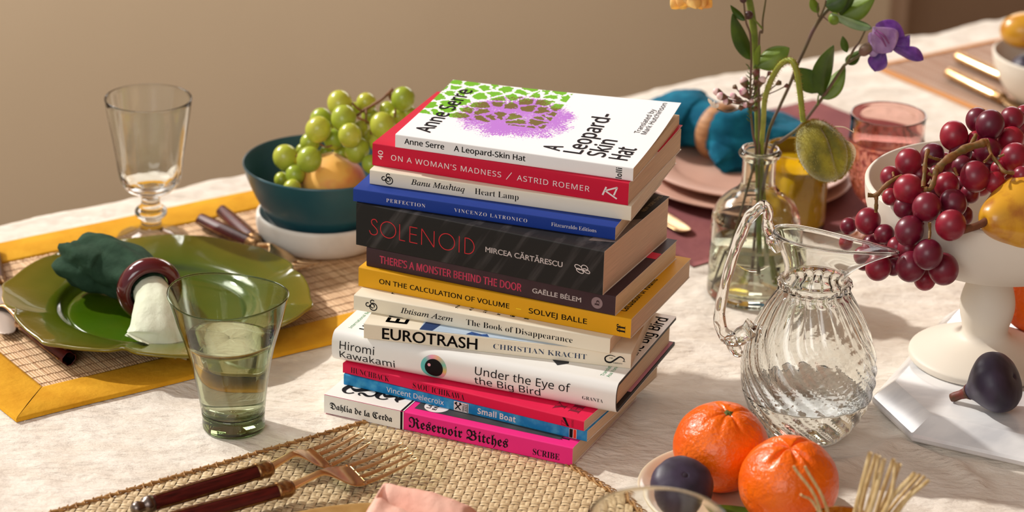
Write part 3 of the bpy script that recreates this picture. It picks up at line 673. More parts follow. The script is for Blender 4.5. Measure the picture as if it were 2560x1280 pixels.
# 9 very thick black paperback
M_bl = cov('black_scratched_cover', (29, 28, 28), .6, col2=(78, 74, 74), nscale=30, ndetail=6, nmix=(.52, .82), stretch=(4.5, 1.0, .4), nscale_axis=(0, .55, 0))
b = Book('very thick black paperback with thin red capitals on spine', -116.8, 1958.44, -24.39, 200.78, 34.19, 124.6, 110.27, M_bl, M_bl, ('tan2', (226, 198, 172)))
M_rd = mat('red_ink', (206, 30, 44), .5)
def thin(k):
    O = lambda cx: ribbon(ell(cx, 6.4, 6.3, 6.4, n=44)[:-1], .62, True); seg = lambda *P: ribbon(P, .62)
    S = ribbon(curve2([(6.6, 10.6), (5.4, 12.4), (3.4, 12.6), (1.9, 11.0), (2.4, 8.6), (4.6, 6.6), (6.6, 4.4), (6.4, 1.6), (4.0, .2), (1.4, .8), (.2, 3.2)], 40), .62)
    return join2(S, O(15.6), seg((25, 12.8), (25, .3)), seg((25, .3), (29.6, .3)), seg((33.4, 12.8), (33.4, 0)), seg((33.4, 12.5), (39.4, 12.5)), seg((33.4, 6.9), (39, 6.9)), seg((33.4, .3), (39.6, .3)),
                 seg((43, 0), (43, 12.8)), seg((43.1, 12.8), (53, 0)), seg((53.1, 0), (53.1, 12.8)), O(63.4), seg((73.4, 0), (73.4, 12.8)), seg((78, 0), (78, 12.8)), ribbon([(78, 12.5), (80, 12.5)] + ell(80, 6.4, 5.4, 6.1, pi / 2, -pi / 2, 24) + [(78, .3)], .62))
b.put(([(x * 1.015, y) for x, y in thin(1)[0]], thin(1)[1]), M_rd, 'title_lettering', u=11, v=10.9)
b.text('MIRCEA CĂRTĂRESCU', 'gillb', M_white_ink, 'author_lettering', 106.9, 168.5, 15.6, 4.0)
b.put(join2(*[ribbon(ell(*e, n=26, rot=-.35), .5) for e in ((181, 18.2, 2.9, 1.6), (182.4, 15.6, 3.0, 1.4), (186, 18.6, 2.6, 2.0), (187.4, 16.4, 2.9, 1.3))]), M_white_ink, 'publisher_mark')
b.put(poly([(182, 14), (201, 20), (200.6, 72), (186, 60)]), mat('grey_brown_print', (120, 106, 98), .5, col2=(90, 80, 76), nscale=60), 'cover_panel', face='top')
b.rtext('NEW YORK TIMES', 'gill', mat('dull_gold_ink', (150, 130, 90), .5), 'cover_lettering', 196.5, 86, 122, 3.2, face='top', layer=2)
# 10 blue plain paperback
M_bu = cov('royal_blue_cover', (24, 58, 146), .6, bump=('noise', 900, .12, .0002))
b = Book('slim royal blue paperback on top of the thick black one', -119.29, 1960.12, -17.98, 203.36, 10.39, 125, 144.46, M_bu, M_bu, ('cream', (226, 206, 178)))
b.text('PERFECTION', 'serif', M_white_ink, 'title_lettering', 26.4, 57.1, 3.6, 2.8, space=1.25); b.text('VINCENZO LATRONICO', 'serif', M_white_ink, 'author_lettering', 79.8, 136.3, 3.8, 2.8, space=1.25); b.text('Fitzcarraldo Editions', 'serif', M_white_ink, 'publisher_lettering', 154.8, 189.1, 4.0, 2.9)
# 11 ivory paperback with swirl
b = Book('ivory paperback with italic lettering, just below the red paperback near the top', -107.67, 1969.91, -17.31, 202.3, 11.52, 129, 154.85, M_cr, M_cr, ('pale', (236, 222, 200)))
b.put(swirl(15.4, 5.2, .95), M_ink, 'publisher_mark'); b.text('Banu Mushtaq', 'ital', M_ink, 'author_lettering', 32.6, 74.9, 4.5, 4.3); b.text('Heart Lamp', 'serif', M_ink, 'title_lettering', 82.7, 116.6, 4.1, 4.6)
# 12 crimson paperback
M_cs = cov('crimson_cover', (204, 14, 54))
b = Book('crimson paperback with spaced white capitals, second from the top', -106.26, 1979.45, -19.91, 201.31, 17.7, 129, 166.37, M_cs, M_cs, ('tan', (222, 196, 168)), lift=lambda u, v: .0022 * max(0, v) ** 3 * u)
b.rtext('40', 'gill', M_white_ink, 'series_number', 8.6, 5.6, 12.8, 4.0); b.text("ON A WOMAN'S MADNESS", 'sans', M_white_ink, 'title_lettering', 15.1, 102.8, 6.5, 4.2, space=1.12); b.put(ribbon([(106.8, 5.6), (111.0, 11.6)], .55), M_white_ink, 'slash'); b.text('ASTRID ROEMER', 'sans', M_white_ink, 'author_lettering', 115.1, 171.5, 6.2, 4.2, space=1.12)
b.put(join2(ribbon([(184.2, 12.0), (181.6, 5.4)], 1.3), ribbon([(183.2, 8.9), (192.8, 12.9)], 1.2), ribbon([(192.6, 12.9), (190.2, 6.4)], 1.2), ribbon([(183.4, 9.0), (192.6, 4.0)], 1.2)), M_white_ink, 'publisher_mark')
# 13 the white top book with the leopard print
M_sp = cov('white_spine', (240, 240, 240)); M_lf = cov('leopard_print_cover', (246, 246, 246))
nt = M_lf.node_tree; Lk = nt.links.new; B0 = nt.nodes['Principled BSDF']
tcn = nd(nt, 'ShaderNodeTexCoord'); S3 = nd(nt, 'ShaderNodeSeparateXYZ'); Lk(tcn.outputs['Object'], S3.inputs[0])
def M2(op, a, c=None, clamp=False):
    n = nd(nt, 'ShaderNodeMath', operation=op); n.use_clamp = clamp
    for i, v in enumerate((a, c)):
        if v is None: continue
        if isinstance(v, (int, float)): n.inputs[i].default_value = v
        else: Lk(v, n.inputs[i])
    return n.outputs[0]
def tex(scale, det=3, vec=None, stretch=None):
    n = nd(nt, 'ShaderNodeTexNoise'); n.inputs['Scale'].default_value = scale; n.inputs['Detail'].default_value = det; Lk(vec or tcn.outputs['Object'], n.inputs['Vector']); return n
nzv = tex(240, 3); mxv = nd(nt, 'ShaderNodeMix', data_type='RGBA', blend_type='LINEAR_LIGHT'); mxv.inputs[0].default_value = .004; Lk(tcn.outputs['Object'], mxv.inputs[6]); Lk(nzv.outputs['Color'], mxv.inputs[7])
vo = nd(nt, 'ShaderNodeTexVoronoi', feature='DISTANCE_TO_EDGE', voronoi_dimensions='2D'); vo.inputs['Scale'].default_value = 76; Lk(mxv.outputs[2], vo.inputs['Vector'])
vf = nd(nt, 'ShaderNodeTexVoronoi', feature='F1', voronoi_dimensions='2D'); vf.inputs['Scale'].default_value = 76; Lk(mxv.outputs[2], vf.inputs['Vector'])
spot = M2('GREATER_THAN', M2('ADD', vo.outputs['Distance'], M2('MULTIPLY', M2('SUBTRACT', tex(700, 4).outputs['Fac'], .5), .14)), .10)
spot = M2('MULTIPLY', spot, M2('LESS_THAN', M2('ADD', vf.outputs['Distance'], M2('MULTIPLY', M2('SUBTRACT', tex(420, 3).outputs['Fac'], .5), .3)), .60))
jit = M2('MULTIPLY', M2('SUBTRACT', tex(500, 3).outputs['Fac'], .5), .004)
inrect = M2('MULTIPLY', M2('LESS_THAN', S3.outputs[0], .0985), M2('GREATER_THAN', M2('ADD', S3.outputs[1], jit), .0505)); inrect = M2('MULTIPLY', inrect, M2('GREATER_THAN', S3.outputs[1], .0008))
du = M2('SUBTRACT', S3.outputs[0], .0715); dv = M2('SUBTRACT', S3.outputs[1], .0655)
rr = M2('SQRT', M2('ADD', M2('MULTIPLY', du, du), M2('MULTIPLY', dv, dv)))
mpx = nd(nt, 'ShaderNodeVectorMath', operation='NORMALIZE'); cb = nd(nt, 'ShaderNodeCombineXYZ'); Lk(du, cb.inputs[0]); Lk(dv, cb.inputs[1]); Lk(cb.outputs[0], mpx.inputs[0])
cb2 = nd(nt, 'ShaderNodeCombineXYZ'); sv = nd(nt, 'ShaderNodeSeparateXYZ'); Lk(mpx.outputs[0], sv.inputs[0]); Lk(M2('MULTIPLY', sv.outputs[0], 26), cb2.inputs[0]); Lk(M2('MULTIPLY', sv.outputs[1], 26), cb2.inputs[1]); Lk(M2('MULTIPLY', rr, 330), cb2.inputs[2])
hair = tex(1.6, 4, cb2.outputs[0]).outputs['Fac']
edge = M2('DIVIDE', M2('SUBTRACT', rr, .020), .030)                   # 0 inside .. 1 at the rim
furry = M2('GREATER_THAN', M2('ADD', hair, M2('MULTIPLY', M2('SUBTRACT', tex(55, 2).outputs['Fac'], .5), .5)), M2('ADD', .30, M2('MULTIPLY', M2('MULTIPLY', edge, edge), .40)))
incirc = M2('MULTIPLY', furry, M2('LESS_THAN', rr, .0485))
def cmix(f, a, c):
    n = nd(nt, 'ShaderNodeMix', data_type='RGBA'); Lk(f, n.inputs[0])
    for i, v in ((6, a), (7, c)):
        if isinstance(v, tuple): n.inputs[i].default_value = (*lin(v), 1)
        else: Lk(v, n.inputs[i])
    return n.outputs[2]
isg = M2('MULTIPLY', inrect, spot)
c1 = cmix(isg, (246, 246, 247), (112, 182, 20)); c2 = cmix(isg, (186, 118, 214), (112, 92, 26)); Lk(cmix(incirc, c1, c2), B0.inputs['Base Color'])
M_int = mat('charcoal_ink', (34, 28, 32), .7, spec=.1)
b = Book('white paperback with purple and green leopard print cover, topmost of the stack', -88.99, 1971.22, -18.17, 184, 10.49, 126, 184.07, M_lf, M_sp, ('pale2', (226, 204, 172)), lift=lambda u, v: (.0030 + .0062 * u ** 1.5) * max(0, v) ** 2.2)
b.text('Anne Serre', 'sansm', M_ink, 'author_lettering', 7.4, 38.6, 4.0, 4.2); b.text('A Leopard-Skin Hat', 'sansm', M_ink, 'title_lettering', 46.4, 101.8, 3.9, 4.2); b.rtext('lolli', 'sansb', M_ink, 'publisher_lettering', 175.6, 1.0, 9.2, 4.4)
T_ = dict(face='top', layer=2)
b.rtext('Anne Serre', 'sansm', M_int, 'cover_author_lettering', 22.5, 12.6, 109, 12.6, **T_)
for t, ub, v1, cp in (('A', 123.6, 22.5, 13.6), ('Leopard-', 140, 94, 13.6), ('Skin', 157.6, 47.5, 13.6), ('Hat', 175.4, 37.5, 14.2)): b.rtext(t, 'sansm', M_int, 'cover_title_lettering', ub, 12.6, v1, cp, **T_)
b.rtext('Translated by', 'sans', M_int, 'cover_small_lettering', 168.5, 66.5, 111, 4.2, **T_); b.rtext('Mark Hutchinson', 'sans', M_int, 'cover_small_lettering', 174, 66, 123, 4.2, **T_)

# ------------------------------------------------------------------ left side: tumbler, goblet, plate, napkin
def rel(P, o): return Vector(P) - Vector(o)
def dedupe(prof): return prof
def solid_glass(outer, inner):
    """profile that runs up the outside and down the inside"""
    (r0, z0), (r1, z1) = outer[-1], inner[0]; c, q = ((r0 + r1) / 2, (z0 + z1) / 2), math.hypot(r0 - r1, z0 - z1) / 2; a0 = math.atan2(z0 - c[1], r0 - c[0])
    lip = [(c[0] + q * cos(a0 + pi * k / 8), c[1] + q * sin(a0 + pi * k / 8)) for k in range(1, 8)]
    return [(1e-5, outer[0][1])] + [tuple(p) for p in outer] + lip + [tuple(p) for p in inner] + [(1e-5, inner[-1][1])]
def fill(inner, z1, zmin=None, ov=.00025):
    """water profile: the inside wall up to z1, pushed slightly into the glass"""
    pts = sorted([(z, r) for r, z in inner]); zs = [p[0] for p in pts]; rs = [p[1] for p in pts]; out = [(1e-5, zs[0] - ov)]
    for k in range(15):
        z = zs[0] + (z1 - zs[0]) * k / 14; out.append((float(np.interp(z, zs, rs)) + ov, z - (ov if k == 0 else 0)))
    out += [(out[-1][0] * .5, z1 - .0001), (1e-5, z1 - .0001)]
    return out
GREEN_GLASS = glass('bottle_green_glass', (252, 254, 250), ior=1.5)
def tint(m, col, dens):
    n = nd(m.node_tree, 'ShaderNodeVolumeAbsorption'); n.inputs[0].default_value = (*col, 1); n.inputs[1].default_value = dens; m.node_tree.links.new(n.outputs[0], m.node_tree.nodes['Material Output'].inputs['Volume'])
tint(GREEN_GLASS, (.40, .52, .20), 60)
GREEN_WALL = thin_glass('green_glass_wall', (.915, .94, .865), (.28, .35, .20))
tum = empty('water_tumbler', C_TUMB, 0, 'green glass tumbler half full of water standing on the bare cloth', 'tumbler')
def wob(th, r, z):
    k = z / .105; e = 1 + .018 * k * sin(2 * th + .6) + .012 * k * sin(3 * th + 1)
    return (r * e * cos(th) - .0036 * k, r * e * sin(th), z + .0016 * k * k * sin(2 * th + 2.2) - .0012 * k * cos(th))
to = spline([(.0205, .0002), (.0226, .0012), (.0230, .004), (.0228, .008), (.0232, .013), (.0258, .034), (.0312, .062), (.0386, .087), (.0430, .1052)], 30)
ti = spline([(.0424, .1054), (.0372, .087), (.0297, .062), (.0243, .034), (.0222, .018), (.0212, .0125), (.017, .0112), (.008, .0155), (.0008, .0168)], 28)
ZS = .0135
obj('glass_wall', *lathe(solid_glass([p for p in to if p[1] > ZS], [p for p in ti if p[1] > ZS + .003])[1:-1], 72, wob), GREEN_WALL, tum)
obj('glass_lip', *lathe([(.0427 + .00075 * cos(a), .1053 + .00075 * sin(a)) for a in np.linspace(0, 2 * pi, 12, endpoint=False)], 90, wob, True), glass('green_lip_glass', (150, 170, 130)), tum)
obj('glass_base', *lathe([(1e-5, .0002)] + [tuple(p) for p in to if p[1] <= ZS] + [(.0231, ZS + .0006), (.0222, ZS + .0012)] + [tuple(p) for p in ti if p[1] <= ZS + .003] + [(1e-5, .0166)], 72, wob), GREEN_GLASS, tum)
obj('water', *lathe([(1e-5, .0150)] + [(x[0] + .0002, x[1] - .0002) for x in ti[::-1] if x[1] < .0715] + [(.0318, .0716), (.0314, .0718), (1e-5, .0716)], 72, wob), WATER, tum)
bub = [sphere((random.uniform(.004, .02) * cos(a), random.uniform(.004, .02) * sin(a), random.uniform(.003, .010)), random.uniform(.0002, .0005), 8, 6) for a in np.linspace(0, 6.2, 24)]
tag(obj('air_bubbles', *join(*bub), glass('air', ior=.68), tum), kind='stuff')

gob = empty('wine_goblet', C_GOB, 0, 'empty clear fluted glass goblet with a knobbed stem behind the green plate', 'goblet')
go = [(.030, .0003), (.0315, .001), (.0310, .0026), (.022, .005), (.0125, .0085), (.0092, .0125), (.0087, .016), (.0092, .0195), (.0128, .0225), (.0138, .0255), (.0125, .0285), (.0092, .031), (.0078, .0345), (.0082, .0385), (.0125, .0425), (.0195, .0462), (.0236, .0515), (.0258, .060), (.0280, .074), (.0315, .096), (.0345, .113), (.0364, .1268)]
gi = [(.0352, .1270), (.0332, .113), (.0300, .096), (.0262, .074), (.0234, .060), (.0205, .0535), (.014, .0502), (.005, .049)]
def flute(th, r, z):
    k = max(0, 1 - abs((z - .056) / .02)) if z < .075 else max(0, .25 - (z - .06) * 4); k = max(k, 0)
    e = 1 + .035 * min(1, k * 2) * abs(cos(5 * th)) if r > .0232 else 1
    return (r * e * cos(th), r * e * sin(th), z)
obj('glass_body', *lathe(solid_glass([tuple(p) for p in spline(go, 70)], [tuple(p) for p in spline(gi, 20)]), 90, flute), GLASS, gob)

M_plate = mat('olive_glaze', (76, 98, 14), .14, coat=.7, coat_rough=.03, col2=(104, 110, 26), nscale=26, ndetail=3, nmix=(.38, .68), bump=('noise', 160, .10, .0008))
nt = M_plate.node_tree; bs = nt.nodes['Principled BSDF']; lk = bs.inputs['Base Color'].links[0].from_socket
tcn = nd(nt, 'ShaderNodeTexCoord'); s3 = nd(nt, 'ShaderNodeSeparateXYZ'); nt.links.new(tcn.outputs['Object'], s3.inputs[0])
cbp = nd(nt, 'ShaderNodeCombineXYZ'); nt.links.new(s3.outputs[0], cbp.inputs[0]); nt.links.new(s3.outputs[1], cbp.inputs[1]); ln = nd(nt, 'ShaderNodeVectorMath', operation='LENGTH'); nt.links.new(cbp.outputs[0], ln.inputs[0])
rp = nd(nt, 'ShaderNodeValToRGB'); e0 = rp.color_ramp.elements; e0[0].position = .5; e0[0].color = (*lin((52, 92, 6)), 1); e0[1].position = 1.0; e0[1].color = (*lin((126, 102, 30)), 1)
e2 = e0.new(.80); e2.color = (*lin((90, 90, 16)), 1)
mr = nd(nt, 'ShaderNodeMapRange'); mr.inputs[1].default_value = 0; mr.inputs[2].default_value = .123; nt.links.new(ln.outputs['Value'], mr.inputs[0]); nt.links.new(mr.outputs[0], rp.inputs[0])
mx = nd(nt, 'ShaderNodeMix', data_type='RGBA'); mx.inputs[0].default_value = .62; nt.links.new(lk, mx.inputs[6]); nt.links.new(rp.outputs[0], mx.inputs[7]); nt.links.new(mx.outputs[2], bs.inputs['Base Color'])
PL = Vector((C_PLATE.x + .004, C_PLATE.y, .0034))
plate = empty('green_plate', PL, 0, 'large green glazed plate with a scalloped rim holding a rolled napkin', 'plate')
pu = [(.052, 0), (.060, .0004), (.066, .0030), (.076, .0068), (.088, .0092), (.104, .0130), (.116, .0162), (.1215, .0186)]
pt = [(.1222, .0200), (.1208, .0212), (.116, .0202), (.103, .0180), (.088, .0152), (.0805, .0126), (.0770, .0086), (.0735, .0066), (.0715, .0058), (.066, .0062), (.03, .0060)]
def scal(th, r, z):
    k = max(0, (r - .082) / .040); k = min(k, 1) ** 1.5
    a = (th + .62) / (2 * pi) * 6; q = a - math.floor(a)
    lob = 1 - abs(2 * q - 1); cusp = .030 * math.exp(-((q - .5) / .07) ** 2) - .034 * math.exp(-((min(q, 1 - q)) / .055) ** 2) + .030 * sin(pi * q) ** 1.2
    e = 1 + k * (cusp - .012); zz = z + k * (.0022 * cos(2 * pi * q) * .8 + .0010 * sin(th * 2))
    rib = .0012 * k * math.exp(-(min(q, 1 - q) / .05) ** 2)
    e *= .982
    return (r * e * cos(th), r * e * sin(th), zz + rib)
obj('plate_body', *lathe([(1e-5, 0)] + [tuple(p) for p in spline(pu, 26)] + [tuple(p) for p in spline(pt, 44)] + [(1e-5, .0060)], 180, scal), M_plate, plate)

M_nap = fabric('forest_green_linen', (48, 74, 56), (36, 60, 44), 900, nscale=90); M_lining = fabric('pale_celadon_linen', (226, 230, 208), (214, 220, 194), 900, nscale=40)
NZ = .0100
nap = empty('rolled_napkin', on(330, 720, NZ), 0, 'dark green linen napkin rolled through a ring, pale end fanned on the green plate', 'napkin')
def folded(path, wid, hgt, pleats, amp, seg=64, seed=0, shear=None):
    """rolled cloth: an elliptic tube resting on z0 whose surface is gathered into pleats"""
    n = len(path); V = []
    for i, P in enumerate(path):
        P = Vector(P); T = (Vector(path[min(i + 1, n - 1)]) - Vector(path[max(i - 1, 0)])).normalized(); S = Vector((-T.y, T.x, 0)).normalized(); N = S.cross(T) * -1
        if N.z < 0: N = -N
        for k in range(seg):
            a = 2 * pi * k / seg; g = 1 + amp[i] * (cos(pleats * a + 2.2 * sin(i * .13 + seed)) * .6 + fn(cos(a) * 1.1, sin(a) * 1.1, i * .05 + seed * 3, 1.9, 3) * .9)
            y, z = wid[i] * cos(a) * g, hgt[i] * sin(a) * g
            V.append(P + S * y + N * z + T * ((shear[i] if shear else 0) * y))
    return V, grid_faces(n, seg, False, True) + [tuple(range(seg))[::-1], tuple((n - 1) * seg + k for k in range(seg))]
ctrl = [(172, 650, .034, .010, .012, .35), (190, 652, .036, .021, .018, .30), (235, 655, .037, .0275, .021, .16), (290, 668, .036, .0275, .021, .12), (335, 690, .036, .021, .0185, .10), (368, 716, .036, .0150, .0150, .10), (378, 728, .0355, .0148, .0148, .08)]
pts = [(*on(x, y, z), w, hh, am) for x, y, z, w, hh, am in ctrl]; S_ = spline(pts, 46)
obj('napkin_roll', *folded([rel(p[:3], nap.location) for p in S_], [p[3] for p in S_], [p[4] for p in S_], 5, [p[5] for p in S_], seed=1), M_nap, nap)
ctrl = [(374, 722, .0355, .0135, .0135, .04), (386, 752, .033, .0150, .0150, .04), (392, 790, .0285, .0185, .0150, .06), (392, 830, .0225, .0215, .0105, .10), (394, 850, .0182, .0225, .0080, .14), (396, 868, .0142, .0215, .0050, .2), (397, 875, .0122, .0150, .0022, .2)]
pts = [(*on(x, y, z), w, hh, am) for x, y, z, w, hh, am in ctrl]; S_ = spline(pts, 40)
obj('napkin_tail', *folded([rel(p[:3], nap.location) for p in S_], [p[3] for p in S_], [p[4] for p in S_], 3, [p[5] for p in S_], seed=4, shear=[.75 * (i / 39) ** 2 for i in range(40)]), M_lining, nap)
fold = []
for k in range(3):                                                   # the loose pleats beside the fanned end
    P = [on(418 + 9 * k, 800 + 3 * k, .022), on(430 + 8 * k, 832, .0185), on(436 + 9 * k, 868 - 5 * k, .0150 - .001 * k)]
    fold.append(tube([rel(p, nap.location) for p in spline([tuple(q) for q in P], 14)], [.0030 + .0012 * i / 13 for i in range(14)], 10, .7))
obj('loose_pleats', *join(*fold), M_lining, nap)
RC = on(374, 723, .0355); ax = (on(390, 780, .031) - on(330, 690, .036)).normalized(); ax = (ax + Vector((.05, -.25, .05))).normalized()
Mr = ax.to_track_quat('Z', 'Y').to_matrix().to_4x4(); Mr.translation = RC
ring = lathe([(.0200 + .0062 * cos(a) * (1.0 if cos(a) > 0 else .75), .0085 * sin(a)) for a in np.linspace(0, 2 * pi, 28, endpoint=False)], 72, None, True)
V, F = xf(ring, Mr)
rg = empty('napkin_ring', (RC.x, RC.y, NZ), 0, 'glossy oxblood wooden ring around the dark green napkin', 'napkin ring')
obj('ring_body', [rel(v, rg.location) for v in V], F, mat('oxblood_lacquer', (84, 10, 24), .14, coat=.8, coat_rough=.05), rg)

# ------------------------------------------------------------------ cutlery
def handle_prof(x, L, r, tip=False):
    pass
def cutlery(name, butt, tip, label, kind='fork', knob=False, hl=.098, L=None, roll=0.0, group=None, metal=None, hmat=None):
    """a piece lying from butt to tip (points at table height); local +x runs along it"""
    metal = metal or GOLD
    d = tip - butt; L = L or d.length; root = empty(name, butt, math.atan2(d.y, d.x), label, 'cutlery' if kind == 'knife' else kind, group)
    pit = Matrix.Rotation(-math.asin((tip.z - butt.z) / d.length), 4, 'Y')
    R = pit @ Matrix.Rotation(roll, 4, 'X')
    r0 = .0068; k0 = .012 if knob else 0
    st = [(k0 + .000, .0052, .0050), (k0 + .003, .0058, .0056), (hl * .5, .0070, .0060), (hl - .004, .0062, .0054), (hl, .0060, .0052)]
    V = []; seg = 12
    for x, ry, rz in spline(st, 16):
        for k in range(seg):
            a = 2 * pi * (k + .5) / seg; q = .86 + .14 * abs(cos(2 * a)) ** .5
            V.append((x, ry * q * 1.08 * cos(a), rz * q * 1.08 * sin(a)))
    F = grid_faces(16, seg, False, True) + [tuple(range(seg))[::-1], tuple(15 * seg + k for k in range(seg))]
    hdl = obj('handle', *xf((V, F), R), hmat or ROSEWOOD, root)
    st_ = [box(k0 + .004, -.0007, -.00625, hl - .002, .0007, .00655), box(k0 + .004, -.00735, -.0006, hl - .002, .00735, .0006)]
    obj('brass_inlay', *xf(join(*st_), R), BRASS, hdl, smooth=False)
    if knob:
        pr = [(1e-5, -.0025), (.003, -.002), (.0046, .0005), (.0048, .003), (.0038, .0055), (.0044, .0070), (.0060, .0078), (.0064, .0105), (.0062, .0135), (1e-5, .0136)]
        V, F = lathe(pr, 24); V = [(z, x, y) for x, y, z in V]; obj('end_knob', *xf((V, [f[::-1] for f in F]), R), PEWTER, root)
    pr = [(1e-5, hl - .003), (.0066, hl - .003), (.0070, hl - .001), (.0062, hl + .001), (.0066, hl + .003), (.0070, hl + .006), (.0060, hl + .008), (.0055, hl + .0095), (1e-5, hl + .0095)]
    V, F = lathe(pr, 24); V = [(z, x, y * .9) for x, y, z in V]; obj('ferrule', *xf((V, [f[::-1] for f in F]), R), BRASS, root)
    x0 = hl + .008
    def loft(st, n=40, seg=14):
        V = []
        for x, z, w, t in spline(st, n):
            for k in range(seg):
                a = 2 * pi * k / seg; V.append((x, w * np.sign(cos(a)) * abs(cos(a)) ** .8, z + t * sin(a)))
        return V, grid_faces(n, seg, False, True) + [tuple(range(seg))[::-1], tuple((n - 1) * seg + k for k in range(seg))]
    if kind == 'fork':
        s = (L - x0) / .094
        neck = loft([(x0, .0005, .0040, .0030), (x0 + .010 * s, .0030, .0032, .0024), (x0 + .022 * s, .0058, .0028, .0020), (x0 + .027 * s, .0054, .0038, .0015), (x0 + .033 * s, .0030, .0078, .0011), (x0 + .039 * s, -.0004, .0116, .0009), (x0 + .046 * s, -.0034, .0136, .0009), (x0 + .054 * s, -.0040, .0140, .0009)])
        parts = [neck]
        for i in range(4):
            y = (-1.5 + i) * .0077; tp = []
            for q in range(12):
                u = q / 11; x = x0 + (.052 + .044 * u) * s; z = -.0040 + .0085 * u ** 1.6; tp.append((x, y * (1 - .10 * u), z, .0023 * (1 - .5 * u), .0010 * (1 - .3 * u)))
            V = []
            for x, yy, z, w, t in tp:
                for k in range(8): a = 2 * pi * k / 8; V.append((x, yy + w * cos(a), z + t * sin(a)))
            parts.append((V, grid_faces(12, 8, False, True) + [tuple(range(8))[::-1], tuple(88 + k for k in range(8))]))
        obj('fork_head', *xf(join(*parts), R), metal, root)
    elif kind == 'knife':
        s = (L - x0) / .11
        obj('blade', *xf(loft([(x0, .0004, .0042, .0026), (x0 + .008 * s, .0004, .0050, .0018), (x0 + .02 * s, .0003, .0078, .0009), (x0 + .06 * s, .0002, .0088, .0008), (x0 + .095 * s, .0001, .0084, .0007), (x0 + .107 * s, 0, .0058, .0006), (x0 + .11 * s, 0, .002, .0005)]), R), metal, root)
    else:
        s = (L - x0) / .09
        obj('spoon_bowl', *xf(loft([(x0, .0005, .0038, .0028), (x0 + .012 * s, .003, .0028, .0020), (x0 + .032 * s, .004, .0030, .0014), (x0 + .045 * s, .0, .0095, .0012), (x0 + .065 * s, -.004, .0155, .0012), (x0 + .082 * s, -.002, .0120, .0010), (x0 + .09 * s, .0005, .003, .0008)]), R), metal, root)
    return root
FG_ = 'gold cutlery with wooden handles'
cutlery('table_fork', on(337, 1272, .0100), on(902, 1102, .0110), 'gold fork with a round knob ending its dark wooden handle, on the woven mat', 'fork', True, hl=.100, group=FG_, roll=.14)
f2b = on(700, 1225, .0110); f2t = on(1018, 1141, .0110); dd = (f2t - f2b).normalized()
cutlery('table_fork', f2b - dd * .100 + Vector((0, 0, -.001)), f2t, 'gold fork nearest the pink napkin, its straight dark handle cut by the frame', 'fork', False, hl=.100, group=FG_, roll=.16)
cutlery('table_fork', on(503, 550, .0095), on(774, 676, .0120), 'gold fork with its tines just past the right rim of the green plate', 'fork', False, hl=.072, group=FG_)
kb = on(556, 528, .0095); kt = on(688, 646, .0085); cutlery('table_knife', kb, kb + (kt - kb).normalized() * .118, 'gold knife with red wooden handle between the goblet and the teal bowl', 'knife', False, hl=.070, group=FG_)
lk0 = on(-28, 612, .0095); lk1 = on(18, 835, .0070); cutlery('table_knife', lk0, lk1, 'gold table knife cut by the left frame edge beside the green plate', 'knife', False, hl=.080, group=FG_, metal=mat('dull_steel', (176, 160, 148), .5, metal=.5))
hb = on(172, 897, .0100); hd = (on(126, 862, .0095) - hb).normalized(); cutlery('table_spoon', hb, hb + Vector((hd.x, hd.y, 0)).normalized() * .16 + Vector((0, 0, -.0015)), 'wooden cutlery handle poking out from beneath the front left of the green plate', 'spoon', False, hl=.075, group=FG_)

# ------------------------------------------------------------------ stone dish, teal bowl, green grapes, peach
M_stone = mat('white_marble_dish', (232, 226, 216), .4, col2=(206, 198, 186), nscale=22, ndetail=7, nmix=(.5, .75))
Zb = .0034 if False else .0003
sd = empty('stone_dish', (C_BOWL.x, C_BOWL.y, .0030), 0, 'thick white stone dish underneath the teal bowl', 'dish')
obj('dish_body', *lathe([(1e-5, 0)] + [tuple(p) for p in spline([(.040, 0), (.0485, .0012), (.0535, .007), (.0560, .015), (.0562, .0235), (.0548, .0262), (.0530, .0262), (.0505, .022), (.0455, .014), (.034, .0098)], 40)] + [(1e-5, .0095)], 80), M_stone, sd)
M_teal = mat('teal_glaze', (26, 78, 92), .42, coat=.35, coat_rough=.25, col2=(34, 88, 100), nscale=20, bump=('noise', 60, .05, .001))
BW = Vector((C_BOWL.x, C_BOWL.y, .0030 + .0098))
bw_ = empty('teal_bowl', BW, 0, 'dark teal bowl of green grapes and a peach, standing in the white stone dish', 'bowl')
obj('bowl_body', *lathe([(1e-5, 0)] + [tuple(p) for p in spline([(.030, 0), (.034, .0006), (.0415, .008), (.0500, .020), (.0575, .034), (.0635, .048), (.0668, .0585), (.0672, .0602), (.0660, .0606), (.0622, .050), (.0555, .034), (.047, .020), (.036, .009), (.02, .0055)], 60)] + [(1e-5, .005)], 90), M_teal, bw_)
M_gg = mat('green_grape_skin', (188, 192, 62), .28, col2=(204, 196, 84), nscale=110, nmix=(.35, .8), sss=.55, sss_r=(.9, 1, .25), coat=.25, coat_rough=.2, rnd=(152, 172, 52))
M_rg = mat('red_grape_skin', (166, 30, 50), .36, col2=(126, 18, 42), nscale=90, nmix=(.35, .75), sss=.35, sss_r=(1, .2, .2), coat=.15, coat_rough=.25, rnd=(96, 16, 42))
def grape_mesh(name, m, r):
    V, F = sphere((0, 0, 0), r, 28, 18, lambda d, p, t: Vector((d.x * r, d.y * r, d.z * r * 1.08)))
    me = bpy.data.meshes.new(name); me.from_pydata([tuple(v) for v in V], [], F); me.materials.append(m); me.polygons.foreach_set('use_smooth', np.ones(len(F), dtype=bool)); return me
